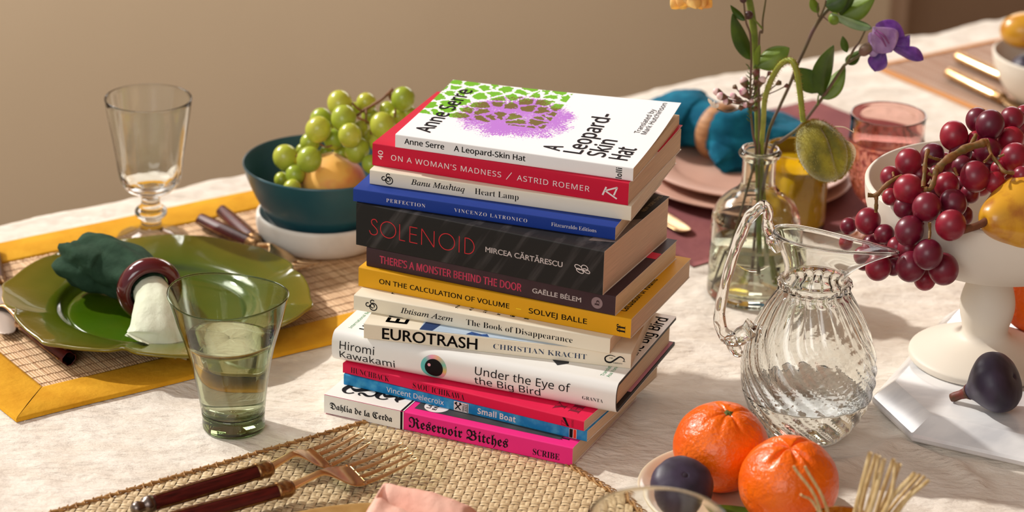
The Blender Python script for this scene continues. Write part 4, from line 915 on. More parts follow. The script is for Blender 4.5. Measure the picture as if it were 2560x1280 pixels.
def bunch(root, items, mesh, r0, stalk, mstem):
    cs = []
    for px, py, pr, Y in items:
        P = at(px, py, Y); sc = pr / CAM_F * (P - EYE).dot(FW) / r0
        o = mesh_obj('grape', mesh, root); o.location = rel(P, root.location); o.scale = (sc, sc, sc); o.rotation_euler = (random.uniform(-.6, .6), random.uniform(-.6, .6), random.uniform(0, 6)); cs.append((P, pr))
    return cs
gz = lambda x, y, r, Y: (580 + x / 2.56, 180 + y / 2.56, r / 2.56, Y)
GG = [gz(*q) for q in ((690, 200, 80, 2.225), (860, 197, 64, 2.235), (1095, 172, 77, 2.22), (570, 305, 72, 2.232), (715, 297, 82, 2.208), (552, 368, 83, 2.205), (755, 405, 76, 2.192), (965, 343, 83, 2.195),
     (652, 430, 66, 2.215), (885, 282, 56, 2.238), (1000, 245, 56, 2.235), (500, 452, 64, 2.222), (345, 548, 82, 2.212), (495, 560, 82, 2.19), (800, 500, 80, 2.20), (405, 655, 64, 2.20), (450, 500, 40, 2.235), (385, 745, 58, 2.185), (318, 690, 48, 2.215),
     (600, 515, 42, 2.225), (890, 590, 58, 2.185), (1062, 290, 56, 2.225), (935, 450, 58, 2.205), (1125, 262, 56, 2.228), (822, 365, 52, 2.222), (1020, 400, 60, 2.21), (860, 420, 55, 2.225), (700, 520, 50, 2.222), (640, 330, 50, 2.24), (1000, 470, 60, 2.20), (790, 240, 45, 2.25), (455, 640, 60, 2.222))]
gb = empty('green_grape_bunch', (C_BOWL.x, C_BOWL.y, BW.z + .03), 0, 'bunch of green grapes piled in the teal bowl', 'grapes')
bunch(gb, GG, grape_mesh('green_grape', M_gg, .0098), .0098, None, None)
M_gst = mat('reddish_grape_stalk', (140, 92, 56), .6, col2=(112, 70, 40), nscale=140)
def stalks(root, lines, m, name='stalk'):
    for r, *P in lines:
        S_ = spline([tuple(at(*p)) for p in P], 9 * len(P)); obj(name, *tube([rel(s, root.location) for s in S_], [r * (1 + .13 * sin(i * .45) + .05 * sin(i * 1.3)) for i in range(len(S_))], 9), m, root)
g3 = lambda x, y, Y: (580 + x / 2.56, 180 + y / 2.56, Y)
stalks(gb, [(.0013, g3(1030, 108, 2.222), g3(965, 170, 2.222), g3(895, 215, 2.222), g3(845, 245, 2.225), g3(800, 280, 2.225)), (.0012, g3(1010, 130, 2.222), g3(1015, 170, 2.222), g3(1060, 195, 2.222), g3(1100, 235, 2.218)), (.0009, g3(860, 240, 2.222), g3(858, 290, 2.215), g3(860, 330, 2.21)),
            (.0009, g3(770, 200, 2.222), g3(800, 230, 2.222), g3(830, 250, 2.222)), (.0009, g3(800, 290, 2.20), g3(880, 330, 2.205), g3(890, 400, 2.205)), (.0008, g3(560, 460, 2.20), g3(600, 480, 2.20), g3(640, 470, 2.20)), (.0009, g3(1040, 190, 2.22), g3(1045, 240, 2.22), g3(1040, 290, 2.215)), (.0008, g3(410, 540, 2.19), g3(440, 520, 2.2), g3(480, 500, 2.205))], M_gst)
M_peach = mat('peach_skin', (255, 190, 88), .6, col2=(230, 92, 66), nscale=26, ndetail=3, nmix=(.42, .62), sss=.3, sss_r=(1, .5, .25), sheen=.35, bump=('noise', 700, .12, .0003))
PC = at(834, 462, 2.212); pr = 84 / CAM_F * (PC - EYE).dot(FW)
pe = empty('peach', PC - Vector((0, 0, pr)), 0, 'orange and red blushed peach at the front of the teal bowl', 'peach')
def peach(d, p, t):
    cr = -.07 * math.exp(-(math.atan2(d.y, d.x + .2) - 2.2) ** 2 / .03) * sin(p); dim = -.14 * math.exp(-(p / .28) ** 2); k = 1 + cr + dim
    return Vector((d.x * pr * k, d.y * pr * k, d.z * pr * .97 * k))
obj('peach_body', *xf(sphere((0, 0, 0), pr, 64, 40, peach), Matrix.Translation((0, 0, pr)) @ Matrix.Rotation(.5, 4, 'Y') @ Matrix.Rotation(-.25, 4, 'X')), M_peach, pe)

# ------------------------------------------------------------------ right side: pitcher
pit = empty('glass_pitcher', C_PITCH, 0, 'clear swirled glass pitcher with a curled handle and long spout, half full of water', 'pitcher')
HZ = .1195                                                           # the collar under the lip
pb = spline([(.0235, .0003), (.0280, .0012), (.0335, .007), (.0405, .018), (.0462, .032), (.0488, .048), (.0478, .064), (.0425, .082), (.0345, .099), (.0275, .111), (.0248, .1165)], 64)
pcol = spline([(.0252, .1185), (.0272, .1205), (.0268, .1225), (.0240, .1245), (.0226, .128), (.0228, .133), (.0248, .139), (.0282, .146), (.0318, .1525)], 30)
def inner_of(p, th): return [(max(r - th, .0005), z) for r, z in p[::-1]]
po = [tuple(p) for p in pb] + [tuple(p) for p in pcol]
pin = [(.0304, .1532)] + [(r - .0021 - .0006 * (z < .118), max(z, .0040)) for r, z in po[::-1] if z > .0040] + [(.022, .0042)]
def pitcher_f(outer_n):
    def f(th, r, z):
        k = max(0.0, min(1.0, (z - .126) / .027)); k2 = k ** 1.35
        rib = 0.0
        if z < .124 and r > .024: rib = max(0, min(1, (z - .003) / .008)) * max(0, min(1, (.1235 - z) / .006)) * (.00085 + .0004 * min(1, z / .05))
        tw = th + (25 * min(z, .062) + 16 * max(0, min(z, .085) - .062) + 5 * max(0, min(z, .118) - .085))
        e = rib * (abs(cos(10 * tw)) * 1.6 - .8)
        r = r + e
        c, s = cos(th), sin(th)
        sp = max(0, c) ** 5.0                                          # the pulled spout
        x = r * c * (1 - .02 * k2) + k2 * (.0275 * sp - .002 * max(0, -c)); y = r * s * (1 - .42 * k2 * (1 - .35 * max(0, -c)))
        zz = z + k2 * (-.0055 * c * (1 if c > 0 else 1.0) - .003 * sp + .0012)
        return (x, y, zz)
    return f
obj('glass_body', *lathe([(1e-5, .0012), (.012, .0006)] + po + [(.0322, .1533), (.0319, .1537), (.0312, .1539), (.0306, .1537)] + pin + [(1e-5, .0046)], 240, pitcher_f(1)), GLASS, pit)
wat = [(r, z) for r, z in pin if z < .0345][::-1]
obj('water', *lathe([(1e-5, .0043)] + [(r + .00025, z - .0001) for r, z in wat] + [(wat[-1][0] + .0006, .0350), (wat[-1][0] - .0008, .0346), (1e-5, .0346)], 240, pitcher_f(1)), WATER, pit)
pf = pitcher_f(1); S_ = [Vector(pf(2 * pi * k / 160, .0312, .1536)) for k in range(161)]
obj('rim', *tube(S_, .00125, 10, cap=False), GLASS, pit)
# handle in the plane of axis and spout, on the far side from it
hpts = [(-.0305, .1560, .0034), (-.0345, .1590, .0046), (-.0372, .1660, .0040), (-.0372, .1740, .0036), (-.0400, .1795, .0040), (-.0455, .1755, .0044), (-.0510, .1690, .0044), (-.0560, .1550, .0042), (-.0610, .1370, .0040), (-.0650, .1170, .0040), (-.0672, .1000, .0042), (-.0672, .0880, .0044), (-.0630, .0780, .0050), (-.0560, .0745, .0058), (-.0480, .0790, .0068), (-.0420, .0840, .0080)]
S_ = spline(hpts, 80); obj('handle', *tube([(x, 0, z) for x, z, r in S_], [r * (1 + .06 * sin(i * .9)) for i, (x, z, r) in enumerate(S_)], 16), GLASS, pit)
S_ = spline([(-.0585, .0765, .0050), (-.0560, .0690, .0048), (-.0525, .0640, .0040), (-.0495, .0625, .0022)], 16); obj('handle_drip', *tube([(x, 0, z) for x, z, r in S_], [r for x, z, r in S_], 14), GLASS, pit)
S_ = spline([(-.0330, .1570, .0050), (-.0318, .1530, .0056), (-.0300, .1480, .0040), (-.0285, .1440, .0022)], 16); obj('handle_root', *tube([(x, 0, z) for x, z, r in S_], [r for x, z, r in S_], 14), GLASS, pit)

for o in [c for r in (pit,) for c in r.children if 'glass' in c.name or c.name.startswith(('water', 'handle'))]: o.cycles.is_caustics_caster = True

# ------------------------------------------------------------------ bud vase
VG = glass('seeded_glass', (244, 246, 232)); 
vase = empty('bud_vase', C_VASE, 0, 'clear bubbled glass bottle vase of flower stems and water behind the pitcher', 'vase')
vo_ = [tuple(p) for p in spline([(.034, .0003), (.0362, .0015), (.0370, .006), (.0366, .02), (.0364, .045), (.0366, .062), (.0352, .072), (.0310, .0805), (.0245, .0870), (.0185, .0915), (.0150, .096), (.0138, .101), (.0137, .116), (.0142, .1195), (.0168, .1222), (.0174, .1245), (.0160, .1265)], 70)]
vi_ = [(.0128, .1262), (.0112, .121), (.0110, .101), (.0120, .096), (.0160, .0895), (.0220, .0850), (.0285, .0785), (.0322, .0705), (.0338, .060), (.0336, .02), (.0330, .010), (.030, .0075)]
obj('glass_body', *lathe(solid_glass(vo_, [tuple(p) for p in spline(vi_, 50)]), 80), VG, vase)
obj('water', *lathe([(1e-5, .0073), (.0302, .0073), (.0333, .0100), (.0339, .020), (.03395, .0478), (.0331, .0474), (1e-5, .0474)], 80), WATER, vase)
bub = []
for k in range(90):
    a = random.uniform(0, 2 * pi); z = random.uniform(.004, .075); r = .0351 if z < .068 else .0315
    bub.append(sphere((r * cos(a), r * sin(a), z), random.uniform(.0007, .0015), 8, 6))
tag(obj('air_bubbles', *join(*bub), MATS['air'], vase), kind='stuff')

# ------------------------------------------------------------------ flowers
def leafm(name, c, c2): return mat(name, c, .45, col2=c2, nscale=60, bump=('noise', 200, .2, .0006))
M_leaf = leafm('leaf_green', (72, 98, 16), (46, 72, 8)); M_leafl = leafm('leaf_light_green', (112, 136, 34), (86, 112, 22)); M_leafs = leafm('leaf_silver_green', (140, 160, 120), (104, 130, 84))
M_stem = mat('green_stem', (120, 136, 48), .5, col2=(96, 116, 36), nscale=120); M_bst = mat('brown_stem', (104, 72, 66), .55, col2=(92, 84, 44), nscale=70)
def stem(root, pts, r, m, name='stem', seg=9, n=None):
    """pts: (px, py, Y[, k]) along the stem"""
    S_ = spline([tuple(at(*p[:3])) for p in pts], n or 8 * len(pts)); rr = r if hasattr(r, '__len__') else [r] * 2
    return obj(name, *tube([rel(s, root.location) for s in S_], [float(np.interp(i / (len(S_) - 1), np.linspace(0, 1, len(rr)), rr)) for i in range(len(S_))], seg), m, root), S_
def leaf(root, base, tip, width, m, bend=.15, cup=.25, roll=0.0, wave=.0, tipw=.0, name='leaf', wmax=.42):
    B, T = at(*base), at(*tip); d = T - B; ln = d.length; d.normalize(); view = (B - EYE).normalized()
    s = d.cross(view).normalized(); s = Matrix.Rotation(roll, 3, d) @ s; nrm = s.cross(d).normalized()
    V = []; nu, nv = 17, 9; w = width / CAM_F * (B - EYE).dot(FW) / 2
    for i in range(nu):
        u = i / (nu - 1); ww = w * (sin(pi * u ** (math.log(.5) / math.log(wmax))) ** .8 * (1 - .25 * u) + .02)
        for j in range(nv):
            v = -1 + 2 * j / (nv - 1)
            off = bend * ln * (sin(pi * u) * .5 - .6 * tipw * u * u) + cup * ww * v * v + wave * w * sin(7 * u + 2 * v) * abs(v) - .05 * w * (abs(v) < .01)
            V.append(rel(B + d * ln * u + s * ww * v + nrm * off, root.location))
    N = len(V); V += [p - nrm * .00025 for p in V]
    F = grid_faces(nu, nv); F += [tuple(x + N for x in f[::-1]) for f in grid_faces(nu, nv)]
    rim = [i * nv for i in range(nu)] + [(nu - 1) * nv + j for j in range(1, nv)] + [i * nv + nv - 1 for i in range(nu - 2, -1, -1)] + [j for j in range(nv - 2, 0, -1)]
    F += [(rim[k], rim[k] + N, rim[(k + 1) % len(rim)] + N, rim[(k + 1) % len(rim)]) for k in range(len(rim))]
    return obj(name, V, F, m, root)
VY = C_VASE.y
FO = (C_VASE.x, C_VASE.y, .02)
# the poppy bud
pop = empty('poppy', FO, 0, 'drooping hairy green poppy bud on a bent stem in the bud vase', 'flower')
M_hair = mat('poppy_stem_green', (150, 152, 56), .55, col2=(122, 134, 42), nscale=90, sss=.2, sss_r=(.6, 1, .2))
_, PS = stem(pop, [(1922, 700, VY + .004), (1914, 560, VY + .004), (1904, 400, VY), (1909, 300, VY - .022), (1913, 245, VY - .036), (1930, 195, VY - .052), (1953, 160, VY - .066), (1977, 151, VY - .076), (1991, 175, VY - .08), (2000, 230, VY - .082), (2008, 304, VY - .084)], (.0021, .0021, .0022, .0024, .0022), M_hair, n=110)
BC = at(2057, 375, VY - .084); bax = (at(2098, 442, VY - .090) - at(2016, 308, VY - .082)); bl = bax.length / 2; bax.normalize()
Q = bax.to_track_quat('Z', 'Y').to_matrix().to_4x4(); Q.translation = BC
Rb = .0200
def bud(d, p, t):
    k = sin(p) ** .85 * (1 - .12 * cos(p)); x, y = d.x, d.y; n_ = math.hypot(x, y) + 1e-9; x, y = x / n_ * k, y / n_ * k
    sp_ = math.atan2(y, x); u = (1 - cos(p)) / 2
    crease = -.30 * math.exp(-((((sp_ - 1.9 - .9 * u) + pi) % (2 * pi) - pi) / .16) ** 2) * sin(p) ** .8 * (u > .15) - .20 * math.exp(-((((sp_ - .9 - 1.2 * u) + pi) % (2 * pi) - pi) / .13) ** 2) * max(0, u - .3) * 1.6
    swell = .04 * sin(3 * sp_ + 4 * u); m_ = 1 + crease + swell
    return Vector((x * Rb * .96 * m_, y * Rb * .96 * m_, cos(p) * bl * (1 if cos(p) > 0 else 1.02) - .0 ))
VB, FB = sphere((0, 0, 0), 1, 72, 48, bud)
VB = [Q @ Vector((v[0], v[1], -v[2])) for v in VB]
M_bud = mat('poppy_bud_skin', (150, 138, 16), .7, col2=(96, 92, 8), nscale=70, bump=('noise', 420, .5, .0008), bump2=('noise', 1500, .5, .0004), sss=.15, sss_r=(.7, 1, .2), sheen=.5)
obj('bud', [rel(v, FO) for v in VB], [f[::-1] for f in FB], M_bud, pop)
hairs_v, hairs_f = [], []
def hair(P, N, l, w=.00016):
    s = N.orthogonal().normalized(); j = Vector((random.gauss(0, .25), random.gauss(0, .25), random.gauss(0, .25))); k = len(hairs_v)
    hairs_v.extend([rel(P + s * w, FO), rel(P - s * w, FO), rel(P + (N + j).normalized() * l, FO)]); hairs_f.append((k, k + 1, k + 2))
for i in range(42, 110):
    T = Vector(PS[min(i + 1, 109)]) - Vector(PS[i - 1]); T.normalize(); a0 = T.orthogonal().normalized(); b0 = T.cross(a0)
    for k in range(13):
        a = random.uniform(0, 2 * pi); n_ = a0 * cos(a) + b0 * sin(a); hair(Vector(PS[i]) + n_ * .0020 + T * random.uniform(-.001, .001), n_, random.uniform(.0014, .0030))
for k in range(5200):
    v = random.choice(VB); n_ = (v - BC).normalized(); hair(v + Vector((random.gauss(0, .0005), random.gauss(0, .0005), random.gauss(0, .0005))) - n_ * .0003, (n_ + bax * .5).normalized(), random.uniform(.0010, .0026), .00016)
tag(obj('fine_hairs', hairs_v, hairs_f, mat('golden_hair', (150, 128, 40), .6), pop, smooth=False), kind='stuff')
leaf(pop, (2118, 352, VY - .076), (2124, 424, VY - .074), 34, mat('pale_petal', (232, 212, 186), .6, sss=.3), .2, .3, .5, name='petal_tip')
stem(pop, [(2086, 316, VY - .084), (2110, 318, VY - .083), (2126, 326, VY - .082), (2134, 330, VY - .082), (2133, 322, VY - .082)], (.0005, .0003), mat('pale_petal', (232, 212, 186)), 'tendril', 6)
# purple bell flower with its leafy stem
cle = empty('clematis', FO, 0, 'nodding purple bell flower with a leafy stem, at the right of the vase', 'flower')
cz = lambda x, y, Y=VY: (1600 + x / 2.666, y / 2.666, Y)
stem(cle, [(1893, 690, VY - .005), (1900, 520, VY - .002), cz(880, 1000), cz(940, 940, VY + .002), cz(1060, 850, VY + .004), cz(1180, 700, VY + .004), cz(1245, 610, VY), cz(1345, 460, VY - .004), cz(1375, 425, VY - .004), cz(1480, 360, VY - .004)], (.0014, .0014, .0014, .0013, .0012), M_bst)
stem(cle, [cz(1375, 425, VY - .004), cz(1420, 340, VY - .006), cz(1465, 275, VY - .006), cz(1500, 205, VY - .006)], (.0010, .0007), M_bst)
leaf(cle, cz(1205, 640, VY - .002), cz(1290, 300, VY - .012), 62, M_leaf, .18, .35, .55); leaf(cle, cz(1215, 660, VY), cz(1368, 440, VY + .004), 56, M_leafl, .10, .3, -.5)
leaf(cle, cz(1380, 350, VY - .002), cz(1350, 240, VY - .004), 22, M_leaf, .2, .3, .2); leaf(cle, cz(1375, 425, VY - .002), cz(1475, 330, VY + .006), 34, M_leaf, .15, .3, -.3)
leaf(cle, cz(1180, 620, VY), cz(1050, 450, VY + .004), 66, M_leaf, .15, .25, -.4); leaf(cle, cz(1190, 600, VY + .003), cz(1010, 500, VY + .012), 40, M_leaf, .15, .25, .3)
stem(cle, [cz(1185, 700, VY + .003), cz(1190, 640, VY), cz(1215, 615, VY)], (.0007, .0006), M_leafl)
bd = at(*cz(1503, 331, VY - .003)); V, F = sphere((0, 0, 0), .005, 20, 14, lambda d, p, t: Vector((d.x * .0046, d.y * .0046, d.z * .0072 * (1 + .15 * d.z)))); dirb = (at(*cz(1548, 292, VY - .003)) - at(*cz(1462, 365, VY - .003))).normalized()
Mq = dirb.to_track_quat('Z', 'Y').to_matrix().to_4x4(); Mq.translation = bd; obj('small_bud', [rel(v, FO) for v in xf((V, F), Mq)[0]], F, mat('mauve_bud', (128, 88, 80), .5, col2=(110, 96, 62), nscale=80), cle)
M_pet = mat('purple_petal', (88, 50, 126), .55, col2=(58, 30, 98), nscale=120, sss=.25, sss_r=(.6, .4, 1), bump=('noise', 180, .5, .001)); M_peto = mat('lilac_petal_back', (166, 132, 176), .6, col2=(128, 88, 148), nscale=90, sss=.25, sss_r=(.7, .5, 1), bump=('noise', 160, .5, .001))
leaf(cle, cz(1552, 180, VY - .012), cz(1680, 345, VY - .018), 92, M_peto, .22, .5, .1, .12, name='petal', wmax=.62)
leaf(cle, cz(1570, 165, VY), cz(1770, 275, VY + .002), 62, M_pet, .2, .4, .4, .1, name='petal', wmax=.5)
leaf(cle, cz(1640, 300, VY - .008), cz(1565, 478, VY - .012), 62, M_pet, .12, .35, -.2, .24, name='petal', wmax=.72)
leaf(cle, cz(1570, 270, VY - .004), cz(1600, 400, VY - .008), 50, M_peto, .1, .35, -.2, .12, name='petal', wmax=.6)
leaf(cle, cz(1660, 300, VY - .008), cz(1890, 392, VY - .010), 46, M_pet, -.14, .45, .4, .34, name='petal', wmax=.62)
leaf(cle, cz(1700, 320, VY - .004), cz(1800, 236, VY - .004), 44, M_pet, .2, .4, -.5, .1, name='petal', wmax=.4)
leaf(cle, cz(1540, 215, VY - .004), cz(1530, 320, VY - .006), 24, M_peto, .2, .4, .4, name='petal')
for k, (a, c) in enumerate((((1575, 200), (1660, 290)), ((1565, 215), (1640, 310)))): stem(cle, [cz(*a, VY - .0185), cz((a[0] + c[0]) / 2 + 8, (a[1] + c[1]) / 2 - 6, VY - .0235), cz(*c, VY - .0225)], (.0008, .0010, .0006), mat('violet_vein', (126, 62, 120), .5), 'petal_rib', 7)
leaf(cle, cz(1545, 190, VY - .008), cz(1272, 88, VY - .004), 30, M_leafs, .12, .5, .5, .1); leaf(cle, cz(1545, 185, VY - .006), cz(1290, 140, VY), 22, M_leaf, .12, .4, -.4)
V, F = sphere((0, 0, 0), .005, 16, 10); obj('small_bud', [rel(Vector(v) + at(*cz(1295, 125, VY - .001)), FO) for v in V], F, M_leafl, cle)
# dark branch running up out of the picture
br = empty('leafy_branch', FO, 0, 'dark purple brown branch with leaves rising past the top of the frame', 'branch')
stem(br, [(1880, 690, VY + .008), (1893, 520, VY + .006), cz(845, 950, VY + .004), cz(880, 820, VY + .004), cz(940, 690, VY + .008), cz(1000, 560, VY + .010), cz(1050, 430, VY + .012), cz(1105, 310, VY + .014), cz(1155, 200, VY + .016), cz(1220, 100, VY + .018), cz(1290, 25, VY + .020), cz(1370, -80, VY + .022)], (.0012, .0013, .0013, .0014, .0016, .0017, .0017), M_bst)
stem(br, [cz(1160, 190, VY + .016), cz(1195, 120, VY + .014), cz(1225, 60, VY + .012), cz(1240, 0, VY + .012)], (.0009, .0007), M_bst)
stem(br, [cz(1190, 110, VY + .014), cz(1182, 70, VY + .012), cz(1190, 20, VY + .012)], (.0006, .0005), M_bst); stem(br, [cz(1215, 105, VY + .014), cz(1250, 135, VY + .01), cz(1270, 150, VY + .008)], (.0005, .0004), M_bst)
leaf(br, cz(1190, 85, VY + .012), cz(1140, -20, VY + .010), 26, M_leafl, .2, .4, .3); leaf(br, cz(1235, 40, VY + .012), cz(1390, -30, VY + .010), 60, M_leaf, .15, .35, -.2)
leaf(br, cz(1335, 105, VY + .016), cz(1440, -60, VY + .012), 40, M_leaf, .15, .35, .5); leaf(br, cz(1340, 110, VY + .016), cz(1570, -25, VY + .014), 62, M_leafl, .15, .35, -.3)
# the tall green stem of the orange flower
ora = empty('orange_flower', FO, 0, 'apricot orange ruffled flower nodding at the top edge on a thick green stem', 'flower')
stem(ora, [(1900, 680, VY - .006), (1897, 520, VY - .004), (1895, 390, VY - .004), (1894, 290, VY - .002), (1892, 200, VY), (1888, 110, VY + .002), (1880, 40, VY + .002), (1871, -5, VY), (1850, -50, VY - .004), (1800, -82, VY - .008), (1755, -74, VY - .01), (1735, -48, VY - .01)], (.0022, .0023, .0026, .0030, .0028, .0024, .002), M_stem)
M_or = mat('apricot_petal', (248, 190, 108), .6, col2=(234, 138, 72), nscale=50, sss=.4, sss_r=(1, .5, .2))
for k in range(26):
    a = 2.39996 * k; rr_ = 12 + 44 * (k / 26) ** .6; cxp, cyp = 1730, -14
    leaf(ora, (cxp + rr_ * .25 * cos(a), cyp + 8 * sin(a), VY - .01 + .010 * sin(a)), (cxp + rr_ * cos(a), cyp + 40 * (.35 + .65 * (k / 26)) - 4 * cos(a) ** 2 * (k / 26), VY - .01 + .018 * sin(a) * (k / 26)), 44, M_or, .25, .4, .25 * sin(a), .08, name='petal', wmax=.62)
# wax flower sprig with leaves
wx = empty('wax_flower_sprig', FO, 0, 'thin brown sprig of small pink and white buds at the left of the vase', 'flower')
wz = lambda x, y, Y=VY: (1660 + x / 4.9225, y / 4.9225, Y)
stem(wx, [(1784, 722, VY - .012), (1818, 640, VY - .010), (1862, 500, VY - .008), (1889, 390, VY - .008), (1882, 330, VY - .012), (1876, 260, VY - .014), wz(1068, 900, VY - .014), wz(1075, 700, VY - .014), wz(1060, 420, VY - .014), wz(1010, 270, VY - .014), wz(985, 60, VY - .014), wz(975, -60, VY - .014)], (.0010, .0010, .0009, .0008, .0007), M_bst)
stem(wx, [(1894, 540, VY - .010), (1898, 390, VY - .008), wz(1170, 520, VY - .006), wz(1210, 400, VY - .006), wz(1215, 250, VY - .006), wz(1240, 80, VY - .006), wz(1260, -60, VY - .006)], (.0009, .0008, .0007), M_bst)
stem(wx, [wz(1210, 350, VY - .006), wz(1130, 260, VY - .010), wz(1080, 205, VY - .012)], (.0008, .0005), M_stem)
M_wb = mat('pink_white_bud', (236, 206, 204), .45, col2=(206, 128, 158), nscale=160, nmix=(.45, .7), sss=.3); M_cal = mat('plum_calyx', (116, 62, 62), .5, col2=(98, 84, 44), nscale=200)
buds = [(648, 1128, 44), (700, 1185, 48), (985, 1000, 52), (980, 1135, 52), (1210, 985, 44), (1168, 1220, 34), (1075, 1250, 32), (1130, 870, 46), (1305, 890, 28), (1430, 1010, 34), (1525, 1050, 28), (1135, 1000, 36), (860, 1060, 30), (770, 1250, 40), (900, 1230, 44), (1010, 1290, 36), (850, 1180, 36), (1120, 1340, 34), (930, 1330, 34)]
core = at(*wz(1068, 1290, VY - .014))
for k, (x, y, r) in enumerate(buds):
    P = at(*wz(x, y, VY - .014 - .006 * sin(k * 2.1))); R_ = 1.18 * r / 4.9225 / CAM_F * (P - EYE).dot(FW); foot_ = Vector(core) + Vector((random.uniform(-.002, .002), 0, (P.z - core.z) * .25)); d = (P - foot_).normalized()
    obj('flower_stalk', *tube([rel(v, FO) for v in spline([tuple(foot_), tuple(foot_ + (P - foot_) * .55 + Vector((0, .002, -.002))), tuple(P - d * R_)], 10)], .0005, 6), M_bst, wx)
    Mq = d.to_track_quat('Z', 'Y').to_matrix().to_4x4(); Mq.translation = P
    if k in (0, 1, 2, 3, 4, 5, 6, 13, 14, 15, 16):
        V, F = sphere((0, 0, 0), R_, 16, 12, lambda dd, p, t: Vector((dd.x * R_ * .9, dd.y * R_ * .9, dd.z * R_))); obj('bud', [rel(v, FO) for v in xf((V, F), Mq)[0]], F, M_wb, wx)
    V, F = lathe([(1e-5, -R_ * 1.7), (R_ * .35, -R_ * 1.5), (R_ * .8, -R_ * .6), (R_ * .95, -R_ * .1), (R_ * .8, 0), (1e-5, 0 if k < 7 else R_ * .5)], 16); obj('calyx', [rel(v, FO) for v in xf((V, F), Mq)[0]], F, M_cal, wx)
for k, (x, y) in enumerate(((560, 1225), (590, 1275), (640, 1250), (690, 1290))):
    leaf(wx, wz(640, 1330, VY - .016), wz(x - 20, y - 10, VY - .016), 10, mat('white_petal', (240, 228, 214), .6, sss=.3), .2, .4, k, name='open_petal', wmax=.6)
obj('flower_stalk', *tube([rel(v, FO) for v in spline([tuple(core), tuple(at(*wz(800, 1380, VY - .015))), tuple(at(*wz(650, 1340, VY - .016)))], 12)], .0005, 6), M_bst, wx)
for k in range(44):                                                   # needle leaves
    y = random.uniform(820, 1500); x = 1068 + random.gauss(0, 12); l = random.uniform(40, 85); sgn = random.choice((-1, 1))
    leaf(wx, wz(x, y, VY - .014), wz(x + sgn * l * .75, y - l * .7, VY - .014 + random.uniform(-.004, .004)), 3.2, M_leaf, .1, .2, 0, name='needle_leaf')
V, F = sphere((0, 0, 0), .0036, 16, 10); obj('round_bud', [rel(Vector(v) + at(*wz(1042, 185, VY - .012)), FO) for v in V], F, mat('dark_bud', (70, 40, 36), .5), wx)
obj('round_bud', [rel(Vector(v) * .8 + at(*wz(975, -5, VY - .014)), FO) for v in V], F, MATS['dark_bud'], wx)
leaf(wx, wz(1075, 740, VY - .010), wz(840, 165, VY - .016), 46, M_leaf, .14, .35, .4); leaf(wx, wz(1000, 255, VY - .012), wz(815, 62, VY - .012), 20, M_leaf, .2, .35, .3)
leaf(wx, wz(1130, 820, VY - .012), wz(1545, 590, VY - .016), 66, M_leafl, .15, .3, -.25, name='leaf', wmax=.5); leaf(wx, wz(1150, 810, VY - .016), wz(1180, 545, VY - .02), 22, M_leafl, .15, .4, .5)

# ------------------------------------------------------------------ yellow glass, pink plates, teal napkin
YG = glass('amber_yellow_glass', (250, 226, 90))
yg = empty('yellow_tumbler', C_YEL + Vector((0, 0, .0018)), 0, 'yellow glass tumbler behind the bud vase', 'tumbler')
yi = [(.0265, .0738), (.0262, .05), (.0256, .012), (.024, .0075), (.012, .0065)]
obj('glass_body', *lathe(solid_glass([(.0262, .0002), (.0275, .001), (.0282, .006), (.0284, .05), (.0286, .0722), (.0280, .0740)], yi), 72), YG, yg)
obj('drink', *lathe([(1e-5, .0062), (.0122, .0062), (.0242, .0073), (.0258, .012), (.0267, .0600), (.0262, .0598), (1e-5, .0598)], 72), mat('lemon_drink', (250, 214, 16), .3, trans=.35, ior=1.333), yg)
M_pp = mat('blush_stoneware', (214, 172, 154), .45, col2=(202, 158, 140), nscale=20, coat=.2, coat_rough=.3)
ppr = [(1e-5, 0)] + [tuple(p) for p in spline([(.060, 0), (.068, .0008), (.074, .0050), (.086, .0078), (.097, .0092), (.0995, .0104), (.0985, .0118), (.086, .0104), (.075, .0082), (.068, .0056), (.055, .0048)], 44)] + [(1e-5, .0046)]
for k, (lab, dx) in enumerate((('blush stoneware plate at the bottom of the pair beneath the teal napkin', 0), ('blush stoneware plate on top of the pair, carrying the teal napkin', .004))):
    o = empty('dinner_plate', C_PINK + Vector((dx, dx * .5, .0024 + .0094 * k - C_PINK.z)), 0, lab, 'plate', 'blush plates'); V, F = lathe(ppr, 90)
    if k: V = [(x * .94, y * .94, z) for x, y, z in V]
    obj('plate_body', V, F, M_pp, o)
M_tn = fabric('teal_linen', (22, 112, 140), (10, 84, 112), 900, nscale=60)
tz = lambda x, y, z: on(1480 + x / 2.285, 200 + y / 2.285, z)
tnp = empty('teal_napkin', tz(700, 260, .018), 0, 'teal linen napkin gathered through a tan ring on the blush plates', 'napkin')
ctrl = [(375, 180, .034, .022, .010, .3), (420, 190, .038, .036, .020, .2), (540, 225, .040, .042, .024, .14), (640, 250, .040, .032, .022, .12), (715, 285, .042, .020, .020, .10), (790, 310, .040, .026, .022, .14), (900, 300, .037, .034, .020, .2), (1050, 285, .032, .040, .014, .26), (1180, 268, .026, .042, .008, .3)]
S_ = spline([(*tz(x, y, z), w, hh, a_) for x, y, z, w, hh, a_ in ctrl], 60)
obj('napkin_roll', *folded([rel(p[:3], tnp.location) for p in S_], [p[3] for p in S_], [p[4] for p in S_], 4, [p[5] for p in S_], seed=7), M_tn, tnp)
ctrl = [(760, 330, .034, .014, .014, .1), (800, 400, .030, .022, .012, .16), (840, 470, .022, .024, .008, .2), (862, 525, .017, .018, .004, .25)]
S_ = spline([(*tz(x, y, z), w, hh, a_) for x, y, z, w, hh, a_ in ctrl], 30)
obj('napkin_tail', *folded([rel(p[:3], tnp.location) for p in S_], [p[3] for p in S_], [p[4] for p in S_], 3, [p[5] for p in S_], seed=9), M_tn, tnp)
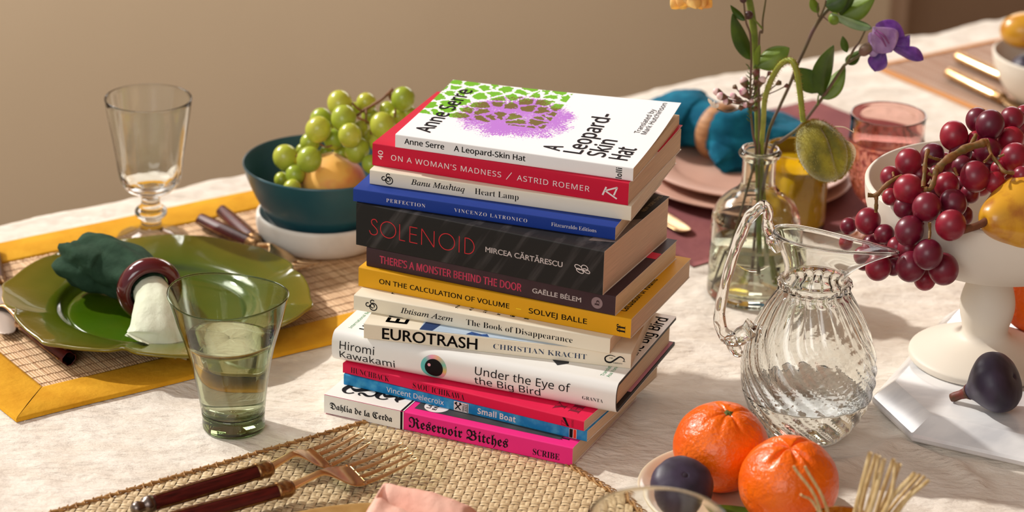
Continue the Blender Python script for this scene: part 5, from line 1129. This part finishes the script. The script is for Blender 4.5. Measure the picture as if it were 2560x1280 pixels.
RC = tz(728, 292, .0395); ax = (tz(800, 325, .036) - tz(620, 245, .038)).normalized(); Mr = ax.to_track_quat('Z', 'Y').to_matrix().to_4x4(); Mr.translation = RC
V, F = xf(lathe([(.0235 + .0036 * cos(a), .0075 * sin(a)) for a in np.linspace(0, 2 * pi, 20, endpoint=False)], 60, None, True), Mr)
rg = empty('napkin_ring', (RC.x, RC.y, .016), 0, 'tan wooden ring around the teal napkin', 'napkin ring'); obj('ring_body', [rel(v, rg.location) for v in V], F, mat('tan_wood', (198, 148, 104), .55, col2=(170, 120, 80), nscale=60, stretch=(1, 1, 6)), rg)
kt = on(1716, 578, .0068); kb2 = kt + Vector((-.075, .135, .001))
cutlery('gold_knife', kb2, kt, 'gold knife blade tip resting on the mauve mat beside the book stack', 'knife', False, hl=.07, group=FG_)

# ------------------------------------------------------------------ rose goblet
RG_ = glass('rose_glass', (242, 202, 194))
rose = empty('rose_goblet', C_ROSE + Vector((-.004, 0, .0018)), 0, 'rose pink diamond textured glass goblet behind the red grapes', 'goblet')
ro = [tuple(p) for p in spline([(.026, .0003), (.0285, .0012), (.0275, .0034), (.016, .0062), (.0082, .0105), (.0066, .016), (.0072, .021), (.0105, .0262), (.0175, .0325), (.0245, .0415), (.0300, .0545), (.0328, .0700), (.0338, .0860), (.0340, .0925), (.0346, .0935), (.0342, .0948), (.0336, .1010), (.0338, .1130), (.0342, .1170)], 90)]
ri = [tuple(p) for p in spline([(.0326, .1174), (.0318, .1120), (.0316, .0980), (.0316, .0860), (.0304, .0700), (.0276, .0560), (.0225, .0440), (.0155, .0360), (.006, .0325)], 40)]
def diamond(th, r, z):
    k = max(0, min(1, (z - .034) / .008)) * max(0, min(1, (.0915 - z) / .002)) if r > .017 and z < .0915 else 0
    if k and r < float(np.interp(z, [p[1] for p in ro], [p[0] for p in ro])) - .0009: k = 0
    e = .0009 * k * (abs(sin(11 * th + 150 * z)) ** .7 + abs(sin(11 * th - 150 * z)) ** .7 - 1)
    return ((r + e) * .95 * cos(th), (r + e) * .95 * sin(th), z * .945)
obj('glass_body', *lathe(solid_glass(ro, ri), 220, diamond), RG_, rose)
rw = [(r + .0002, z - .0001) for r, z in ri[::-1] if z < .094]
obj('drink', *lathe([(1e-5, .0323)] + rw + [(rw[-1][0], .0950), (rw[-1][0] - .0006, .0947), (1e-5, .0947)], 72, lambda th, r, z: (r * .95 * cos(th), r * .95 * sin(th), z * .945)), glass('rose_water', (246, 230, 224), ior=1.333), rose)

# ------------------------------------------------------------------ marble board, cake stand, red grapes, pear, figs, oranges
M_marb = mat('white_marble', (232, 232, 232), .16, col2=(198, 200, 204), nscale=14, ndetail=9, nmix=(.5, .72), stretch=(1, 2.4, 1), coat=.4, coat_rough=.08)
mb0 = on(2178, 1002, .004); board = empty('marble_board', (mb0.x, mb0.y, 0), 0, 'white marble serving board with cut corners beneath the cake stand', 'board')
def octa(LA, LB, c, ins, z):
    P = [(c, 0), (LA - c, 0), (LA, c), (LA, LB - c), (LA - c, LB), (c, LB), (0, LB - c), (0, c)]; out = []
    cx_, cy_ = LA / 2, LB / 2
    for x, y in P:
        out.append(MB1 * (cx_ + (x - cx_) * (1 - ins / cx_)) + MB2 * (cy_ + (y - cy_) * (1 - ins / cy_)) + Vector((0, 0, z)))
    return out
LA_, LB_, CC = .34, .270, .047
org = -(MB2 * CC)
rings = [(.0026, .0002), (.0008, .0022), (0, .0052), (.0010, .0076), (.0125, .0186), (.0145, .0198), (.017, .0200)]
V = []; F = []
for ins, z in rings: V += [p + org for p in octa(LA_, LB_, CC, ins, z)]
for k in range(len(rings) - 1): F += [(k * 8 + i, k * 8 + (i + 1) % 8, (k + 1) * 8 + (i + 1) % 8, (k + 1) * 8 + i) for i in range(8)]
F += [tuple(range(7, -1, -1)), tuple((len(rings) - 1) * 8 + i for i in range(8))]
bd_ = bevel(obj('board_slab', V, F, M_marb, board, smooth=True), .0012, 3)
sharp(bd_, 18)
M_cer = mat('matt_white_ceramic', (228, 220, 206), .5, spec=.4, col2=(222, 213, 198), nscale=8)
stand = empty('cake_stand', C_STAND, 0, 'matt white footed cake stand of red grapes and a pear on the marble board', 'cake stand')
ZB = .142
bd1 = [(1e-5, .0042), (.030, .0042), (.0535, .0002), (.0562, .0012), (.0566, .0042), (.0555, .0066), (.0490, .0098), (.0380, .0140), (.0270, .0172), (.0205, .0200), (.0178, .0240), (.0180, .0290), (.0200, .0370), (.0210, .0450), (.0202, .0530), (.0174, .0635), (.0154, .0720), (.0154, .0760), (.0180, .0800), (.040, .0815)]
bd2 = [(.052, .0835), (.071, .0905), (.088, .1040), (.0975, .1230), (.1000, .1400), (.0998, .1425), (.0985, .1440), (.0965, .1435), (.0940, .1380), (.0900, .1210), (.0800, .1060), (.062, .0955), (.03, .0905)]
obj('stand_body', *lathe([tuple(p) for p in bd1[:2]] + [tuple(p) for p in spline(bd1[2:] + bd2, 120)] + [(1e-5, .0900)], 110), M_cer, stand)
SY = C_STAND.y
rz = lambda x, y, r, Y: (2060 + x / 2.462, 240 + y / 2.462, r / 2.462, Y)
RG = [rz(*q) for q in ((800, 245, 88, 1.975), (945, 148, 74, 1.99), (1022, 178, 90, 1.965), (1158, 145, 76, 1.985), (1228, 110, 55, 2.0), (520, 405, 82, 1.945), (665, 365, 74, 1.975), (410, 500, 66, 1.955), (520, 575, 95, 1.915), (632, 685, 90, 1.893), (795, 660, 85, 1.905),
     (780, 795, 95, 1.876), (525, 830, 90, 1.886), (490, 685, 64, 1.912), (270, 770, 80, 1.930), (150, 800, 52, 1.945), (930, 495, 92, 1.915), (755, 550, 80, 1.925), (590, 490, 65, 1.945), (1010, 340, 85, 1.955), (1150, 270, 82, 1.97), (1172, 378, 88, 1.94), (1050, 530, 66, 1.915), (1216, 490, 58, 1.915),
     (840, 350, 72, 1.97), (410, 620, 52, 1.935), (370, 850, 62, 1.918), (640, 975, 92, 1.872), (535, 1050, 92, 1.888), (735, 1065, 95, 1.885), (335, 1055, 80, 1.905), (245, 1000, 72, 1.922), (430, 1050, 55, 1.915), (620, 1130, 68, 1.905), (450, 930, 62, 1.905), (515, 940, 70, 1.90), (130, 910, 42, 1.945),
     (1205, 215, 62, 1.985), (940, 280, 64, 1.975), (850, 430, 64, 1.945), (700, 480, 54, 1.955), (1080, 450, 56, 1.94), (900, 600, 60, 1.935), (1000, 440, 60, 1.955), (860, 740, 60, 1.925), (470, 600, 70, 1.955), (600, 600, 70, 1.95), (740, 420, 70, 1.985), (870, 430, 74, 1.985), (950, 380, 70, 1.99), (1090, 350, 70, 2.0), (700, 600, 75, 1.945), (860, 560, 75, 1.955), (960, 540, 75, 1.955), (1130, 470, 75, 1.97), (720, 720, 75, 1.93), (560, 760, 70, 1.915), (300, 920, 70, 1.935), (400, 960, 70, 1.93), (560, 500, 70, 1.965), (830, 640, 70, 1.945), (1240, 300, 80, 1.99), (1060, 240, 70, 2.0))]
rb = empty('red_grape_bunch', (C_STAND.x - .03, C_STAND.y - .03, .12), 0, 'big bunch of red grapes hanging over the left side of the cake stand', 'grapes')
bunch(rb, RG, grape_mesh('red_grape', M_rg, .0108), .0108, None, None)
r3 = lambda x, y, Y: (2060 + x / 2.462, 240 + y / 2.462, Y)
stalks(rb, [(.0030, r3(700, 455, 1.915), r3(735, 410, 1.915), r3(800, 365, 1.92), r3(870, 325, 1.925), r3(960, 295, 1.928), r3(1010, 280, 1.93)), (.0017, r3(870, 320, 1.925), r3(910, 290, 1.935), r3(935, 240, 1.945)), (.0014, r3(1005, 280, 1.93), r3(1030, 360, 1.92), r3(1075, 420, 1.913), r3(1110, 465, 1.905), r3(1170, 475, 1.905)),
            (.0016, r3(640, 330, 1.925), r3(625, 400, 1.918), r3(618, 480, 1.912), r3(610, 560, 1.905)), (.0020, r3(690, 450, 1.912), r3(680, 510, 1.908), r3(655, 570, 1.904), r3(615, 575, 1.904)), (.0017, r3(480, 495, 1.925), r3(420, 520, 1.92), r3(360, 570, 1.918), r3(320, 610, 1.918), r3(270, 610, 1.918)), (.0014, r3(322, 612, 1.918), r3(322, 660, 1.915), r3(320, 715, 1.915)),
            (.0012, r3(640, 370, 1.92), r3(680, 385, 1.92), r3(720, 395, 1.925)), (.0012, r3(640, 475, 1.912), r3(680, 500, 1.91)), (.0010, r3(1030, 360, 1.92), r3(1000, 395, 1.91), r3(985, 405, 1.905)), (.0012, r3(800, 440, 1.915), r3(820, 490, 1.913)), (.0011, r3(650, 780, 1.872), r3(652, 830, 1.872), r3(648, 880, 1.866)), (.0010, r3(425, 470, 1.93), r3(430, 500, 1.925)), (.0010, r3(1075, 375, 1.91), r3(1110, 360, 1.91))], STEM_BROWN)
M_pear = mat('yellow_pear_skin', (216, 158, 40), .32, col2=(176, 104, 34), nscale=60, ndetail=8, nmix=(.48, .72), coat=.3, coat_rough=.15, sss=.15, sss_r=(1, .6, .2), bump=('noise', 30, .12, .002))
PA = at(2462, 552, 1.882); PB = at(2640, 520, 1.925); pax = (PB - PA); plen = pax.length; pax.normalize()
Mp = pax.to_track_quat('Z', 'Y').to_matrix().to_4x4(); Mp.translation = PA
pear = empty('pear', at(2545, 612, 1.90), 0, 'mottled yellow pear lying on its side in the cake stand', 'pear')
pp = [tuple(p) for p in spline([(1e-4, .0015), (.004, .0), (.0085, .002), (.0135, .008), (.0190, .018), (.0245, .028), (.0280, .040), (.0275, .052), (.0205, .062), (.008, .066), (1e-4, .064)], 50)]
V, F = xf(lathe(pp, 60, lambda th, r, z: (r * cos(th) * (1 + .03 * sin(2 * th)), r * sin(th), z)), Mp); obj('pear_body', [rel(v, pear.location) for v in V], F, M_pear, pear)
S_ = spline([tuple(PA + pax * .003), tuple(at(2440, 566, 1.879)), tuple(at(2396, 577, 1.874))], 16); obj('stalk', *tube([rel(s, pear.location) for s in S_], [float(v) for v in np.interp(range(16), [0, 10, 15], [.0030, .0028, .0036])], 10), mat('pear_stalk', (112, 64, 36), .6, col2=(80, 46, 30), nscale=120), pear)
M_fig = mat('fig_skin', (60, 50, 72), .5, col2=(26, 20, 34), nscale=40, ndetail=7, nmix=(.38, .66), stretch=(1, 1, .4), coat=.12, coat_rough=.4, bump=('noise', 90, .18, .0012)); M_fst = mat('fig_stalk', (112, 46, 40), .55, col2=(84, 58, 36), nscale=160)
def fig(root, base, axis, rad, ln, hole=False):
    Mf = axis.to_track_quat('Z', 'Y').to_matrix().to_4x4(); Mf.translation = base
    pr = [tuple(p) for p in spline([(.0030 / .0225 * rad, 0), (.0040 / .0225 * rad, .08 * ln), (.0075 / .0225 * rad, .20 * ln), (.0150 / .0225 * rad, .36 * ln), (.0212 / .0225 * rad, .55 * ln), (rad, .72 * ln), (.86 * rad, .88 * ln), (.48 * rad, .98 * ln), (.16 * rad, ln), (.06 * rad, ln * .985), (1e-5, ln * .97)], 54)]
    V, F = lathe([(1e-5, .004)] + pr, 72, lambda th, r, z: (r * cos(th) * (1 + .018 * abs(cos(6 * th + 20 * z)) + .012 * sin(5 * th)), r * sin(th) * (1 + .018 * abs(cos(6 * th + 20 * z)) + .012 * sin(5 * th)), z)); V = [Mf @ Vector(v) for v in V]
    obj('fig_body', [rel(v, root.location) for v in V], F, M_fig, root)
    V, F = lathe([(1e-5, -.009), (.0032, -.0088), (.0036, -.006), (.0034, -.001), (.0042, .003), (.006 / .0225 * rad, .13 * ln), (1e-5, .14 * ln)], 24); V = [Mf @ Vector(v) for v in V]; obj('stalk', [rel(v, root.location) for v in V], F, M_fst, root)
    if hole:
        V, F = sphere((0, 0, 0), .0026, 16, 8); obj('eye', [rel(Mf @ (Vector((v[0], v[1], v[2] * .35)) * .9 + Vector((0, 0, ln * .985))), root.location) for v in V], F, mat('fig_eye', (40, 26, 40), .8), root)
f2 = empty('fig', on(2472, 1000, .020), 0, 'dark purple fig lying on the marble board in front of the cake stand', 'fig', 'figs'); A2 = on(2404, 986, .0275); D2 = (on(2515, 948, .0475) - A2).normalized(); fig(f2, A2, D2, .0226, .0450)
CS = Vector((C_SAUC.x, C_SAUC.y, 0))
M_sau = mat('ivory_saucer', (226, 212, 184), .3, coat=.5, coat_rough=.08)
sau = empty('saucer', CS, 0, 'ivory saucer under the two oranges and a fig', 'saucer')
obj('saucer_body', *lathe([(1e-5, .0002), (.036, .0002)] + [tuple(p) for p in spline([(.040, .0010), (.052, .0058), (.0640, .0128), (.0672, .0152), (.0678, .0166), (.0668, .0174), (.0630, .0158), (.052, .0092), (.040, .0048), (.03, .0040)], 40)] + [(1e-5, .0040)], 90), M_sau, sau)
M_orange = mat('orange_peel', (246, 112, 2), .32, col2=(234, 90, 0), nscale=30, bump=('noise', 260, .9, .0016), bump2=('noise', 900, .2, .0005), coat=.2, coat_rough=.16); M_nav = mat('orange_calyx', (96, 104, 40), .7, col2=(60, 66, 24), nscale=300)
def orange(root, c, r, tilt, button=True, seed=0, asp=.90, fold=.05):
    Mo = tilt.to_track_quat('Z', 'Y').to_matrix().to_4x4(); Mo.translation = c
    def fo(d, p, t):
        ring_ = math.exp(-((p - .34) / .30) ** 2); cre = -fold * ring_ * (max(0, cos(4 * t + seed)) ** 6 + .7 * max(0, cos(3 * t + 1 + seed)) ** 8)
        k = 1 + cre - .07 * math.exp(-(p / .16) ** 2) + .012 * fn(d.x, d.y, d.z + seed, 2.2, 3)
        return Vector((d.x * r * k, d.y * r * k, d.z * r * asp * k + (.02 * r * math.exp(-((p - .42) / .25) ** 2))))
    V, F = sphere((0, 0, 0), r, 110, 76, fo); V = [Mo @ Vector(v) for v in V]; obj('peel', [rel(v, root.location) for v in V], F, M_orange, root)
    if button:
        prn = [(1e-5, .0010), (.0016, .0012), (.0024, .0004), (.0034, .0002), (.0030, -.0010), (1e-5, -.0014)]
        V, F = lathe(prn, 20, lambda th, rr_, z: (rr_ * cos(th) * (1 + .3 * cos(5 * th)), rr_ * sin(th) * (1 + .3 * cos(5 * th)), z)); V = [Mo @ (Vector(v) + Vector((0, 0, r * asp * .94))) for v in V]; obj('calyx', [rel(v, root.location) for v in V], F, M_nav, root)
o1c = on(1803, 1117, .0355); o1 = empty('orange', (o1c.x, o1c.y, .0045), 0, 'orange with a small green calyx on top, at the back of the saucer', 'orange', 'oranges'); orange(o1, o1c, .0338, Vector((.10, -.18, 1)), True, 0, .92, .045)
o2c = on(1972, 1208, .0355); o2 = empty('orange', (o2c.x, o2c.y, .0045), 0, 'orange with a puckered top, at the front right of the saucer behind thin straws', 'orange', 'oranges'); orange(o2, o2c, .0345, Vector((-.05, -.16, 1)), False, 2, .93, .095)
o3c = on(2602, 742, .054); o3 = empty('orange', (o3c.x, o3c.y, .02), 0, 'orange cut by the right frame edge behind the cake stand foot', 'orange', 'oranges'); orange(o3, o3c, .0330, Vector((.1, .1, 1)), True, 1)
f1b = on(1703, 1222, .0300); f1 = empty('fig', (f1b.x, f1b.y, .006), 0, 'bluish purple fig standing upright in the saucer behind the glass rim', 'fig', 'figs'); AX1 = Vector((.10, -.50, .86)).normalized(); fig(f1, f1b - AX1 * .0255, AX1, .0214, .0430, True)
leafo = empty('orange_leaf', on(1825, 1262, .009), 0, 'dark green leaf lying in the saucer between the fig and the front orange', 'leaf')
leaf(leafo, (1910, 1290, on(1910, 1290, .0125).y), (1765, 1262, on(1765, 1262, .014).y), 70, M_leaf, .05, .2, .9, name='blade')

# ------------------------------------------------------------------ foreground: wine glass rim, straws, pink napkin on the gold plate
fgx = Vector((C_FG.x, C_FG.y, .0)); fgw = empty('wine_glass', fgx, 0, 'out of focus clear glass rim at the bottom edge in front of the fig', 'glass')
fo_ = [tuple(p) for p in spline([(.032, .0003), (.034, .001), (.032, .0026), (.012, .006), (.0046, .012), (.0040, .03), (.0046, .052), (.010, .0585), (.024, .070), (.0345, .086), (.040, .106), (.0418, .122), (.0420, .1296)], 60)]
fi_ = [tuple(p) for p in spline([(.0404, .1300), (.0400, .122), (.0383, .106), (.0328, .087), (.0225, .0715), (.010, .0615), (.003, .0595)], 30)]
obj('glass_body', *lathe(solid_glass(fo_, fi_), 80), GLASS, fgw)
cu0 = Vector((C_CUP.x, C_CUP.y, 0)); cup = empty('amber_cup', cu0, 0, 'amber glass cup holding dried straws at the bottom edge', 'cup')
obj('glass_body', *lathe(solid_glass([(.018, .0002), (.0195, .001), (.0212, .02), (.0228, .0590), (.0224, .0600)], [(.0214, .0599), (.0198, .02), (.0182, .005), (.008, .0042)]), 60), glass('amber_glass', (226, 150, 40)), cup)
M_straw = mat('dried_straw', (222, 198, 150), .55, col2=(188, 156, 100), nscale=90, stretch=(6, 6, 1))
straws = [((2139, 1275), (2176, 1131), .0016), ((2152, 1275), (2190, 1136), .0014), ((2166, 1275), (2198, 1140), .0013), ((2176, 1275), (2210, 1147), .0016), ((2192, 1275), (2234, 1147), .0014), ((2200, 1275), (2250, 1160), .0016), ((2214, 1275), (2240, 1156), .0012), ((2212, 1275), (2288, 1183), .0016), ((2224, 1275), (2300, 1186), .0013), ((2240, 1275), (2312, 1190), .0016), ((2246, 1278), (2322, 1200), .0012), ((2050, 1275), (1984, 1166), .0011), ((2068, 1275), (2012, 1166), .0011), ((2046, 1278), (2002, 1236), .0010)]
for k, (a, t_, r) in enumerate(straws):
    bY = C_CUP.y - .004 + .008 * sin(k * 1.7); T = at(*t_, bY + .006 * sin(k * 2.3)); B0_ = Vector((cu0.x + .010 * sin(k * 2.1), cu0.y + .010 * cos(k * 2.1), .006)); A = at(*a, bY)
    A.y = max(min(A.y, cu0.y + .012), cu0.y - .012)
    S_ = spline([tuple(B0_), tuple(A), tuple(T)], 14); st_ = empty('straw', B0_, 0, None)
    lab = 'dried golden straw standing in the amber cup at the bottom right' if k < 11 else 'thin dried straw crossing in front of the front orange'
    tag(st_, lab, 'straw', 'straws in the bundle' if k < 11 else 'thin straws before the orange'); obj('stalk', *tube([rel(s, B0_) for s in S_], [1.25 * r * (1 - .15 * i / 13) for i in range(14)], 7, .7), M_straw, st_)
GP = on(962, 1492, .012); gp = empty('gold_plate', (GP.x, GP.y, .0006), 0, 'gold plate with an embossed rim mostly below the bottom edge', 'plate')
gpp = [(r * 1.625, z * 1.15) for r, z in spline([(.050, 0), (.060, .0010), (.074, .0060), (.0790, .0086), (.0800, .0102), (.0786, .0112), (.074, .0088), (.060, .0038), (.050, .0030)], 50)]
def emb(th, r, z):
    k = math.exp(-((r - .1150) / .0075) ** 2) if z > .004 else 0
    return (r * cos(th), r * sin(th), z + .0008 * k * (abs(sin(22 * th)) + .5 * sin(44 * th)))
obj('plate_body', *lathe([(1e-5, 0)] + gpp + [(1e-5, .0028)], 200, emb), mat('pale_gold_plate', (226, 190, 124), .34, metal=.6, col2=(206, 168, 102), nscale=60), gp)
M_pn = fabric('pink_linen', (242, 194, 176), (234, 178, 160), 900, nscale=40)
pn = empty('pink_napkin', (-.03, 1.665, .010), 0, 'folded pale pink linen napkin on the gold plate at the bottom edge', 'napkin')
def pinknap():
    nu, nv = 50, 34; V = []
    A = on(950, 1193, .038); Bq = on(1215, 1274, .024); C_ = on(820, 1420, .030); D_ = on(1120, 1520, .018)
    for i in range(nu):
        u = i / (nu - 1)
        for j in range(nv):
            v = j / (nv - 1); P = A.lerp(Bq, u).lerp(C_.lerp(D_, u), v)
            e = min(u * 6, (1 - u) * 6, v * 6, 1); rnd_ = 1 - (1 - min(1, e)) ** 2
            P = P + Vector((0, 0, .010 * rnd_ - .012 * (1 - rnd_) - .013 * math.exp(-((v - .17 - .22 * u) / .06) ** 2) * (u > .1) + .0022 * fn(u * 3, v * 3, 2, 1.2, 3)))
            V.append(rel(P, pn.location))
    N = len(V); V += [Vector((p.x, p.y, .0050 + .001)) + (Vector((0, 0, 0)) - p).normalized() * .004 for p in V[:N]]
    rim = [i * nv for i in range(nu)] + [(nu - 1) * nv + j for j in range(1, nv)] + [i * nv + nv - 1 for i in range(nu - 2, -1, -1)] + [j for j in range(nv - 2, 0, -1)]
    F = grid_faces(nu, nv) + [(rim[k], rim[k] + N, rim[(k + 1) % len(rim)] + N, rim[(k + 1) % len(rim)]) for k in range(len(rim))]
    return V, F
subsurf(obj('napkin_fold', *pinknap(), M_pn, pn), 1)

# ------------------------------------------------------------------ far right: bowl, pear, cutlery
fb = on(2640, 262, .003); fbw = empty('white_bowl', (fb.x, fb.y, .0036), 0, 'white bowl of dark fruit at the far right edge on the cane mat', 'bowl')
obj('bowl_body', *lathe([(1e-5, 0)] + [tuple(p) for p in spline([(.030, 0), (.036, .001), (.052, .016), (.063, .036), (.0665, .050), (.0660, .052), (.0640, .0515), (.060, .036), (.049, .018), (.03, .006)], 40)] + [(1e-5, .005)], 80), M_cer, fbw)
yp = at(2546, 76, fb.y - .01); oc = empty('ochre_pear', yp - Vector((0, 0, .018)), 0, 'ochre pear on top of the far white bowl', 'pear')
V, F = sphere((0, 0, 0), 1, 30, 20, lambda d, p, t: Vector((d.x * .026, d.y * .019, d.z * .018))); obj('pear_body', [rel(Vector(v) + yp + Vector((.008, 0, 0)), oc.location) for v in V], F, M_pear, oc)
for k, (dx, dy) in enumerate(((-.034, -.012), (-.012, .012), (.012, -.02), (.03, .01), (-.008, -.036))):
    p = Vector((fb.x + dx, fb.y + dy, .040)); o = empty('dark_fig', p - Vector((0, 0, .018)), 0, 'dark fig inside the far white bowl, blurred', 'fig', 'figs in the far bowl')
    V, F = sphere((0, 0, 0), .018, 24, 16); obj('fig_body', [Vector(v) + Vector((0, 0, .018)) for v in V], F, M_fig, o)
for a, c, lab in (((2372, 182), (2600, 292), 'gold knife nearer the camera on the far cane mat'), ((2395, 142), (2640, 250), 'gold knife farther from the camera on the far cane mat')):
    p, q = on(*a, .0085), on(*c, .0085); cutlery('gold_knife', p, p + (q - p).normalized() * .15, lab, 'knife', False, hl=.08, group=FG_, hmat=GOLD)
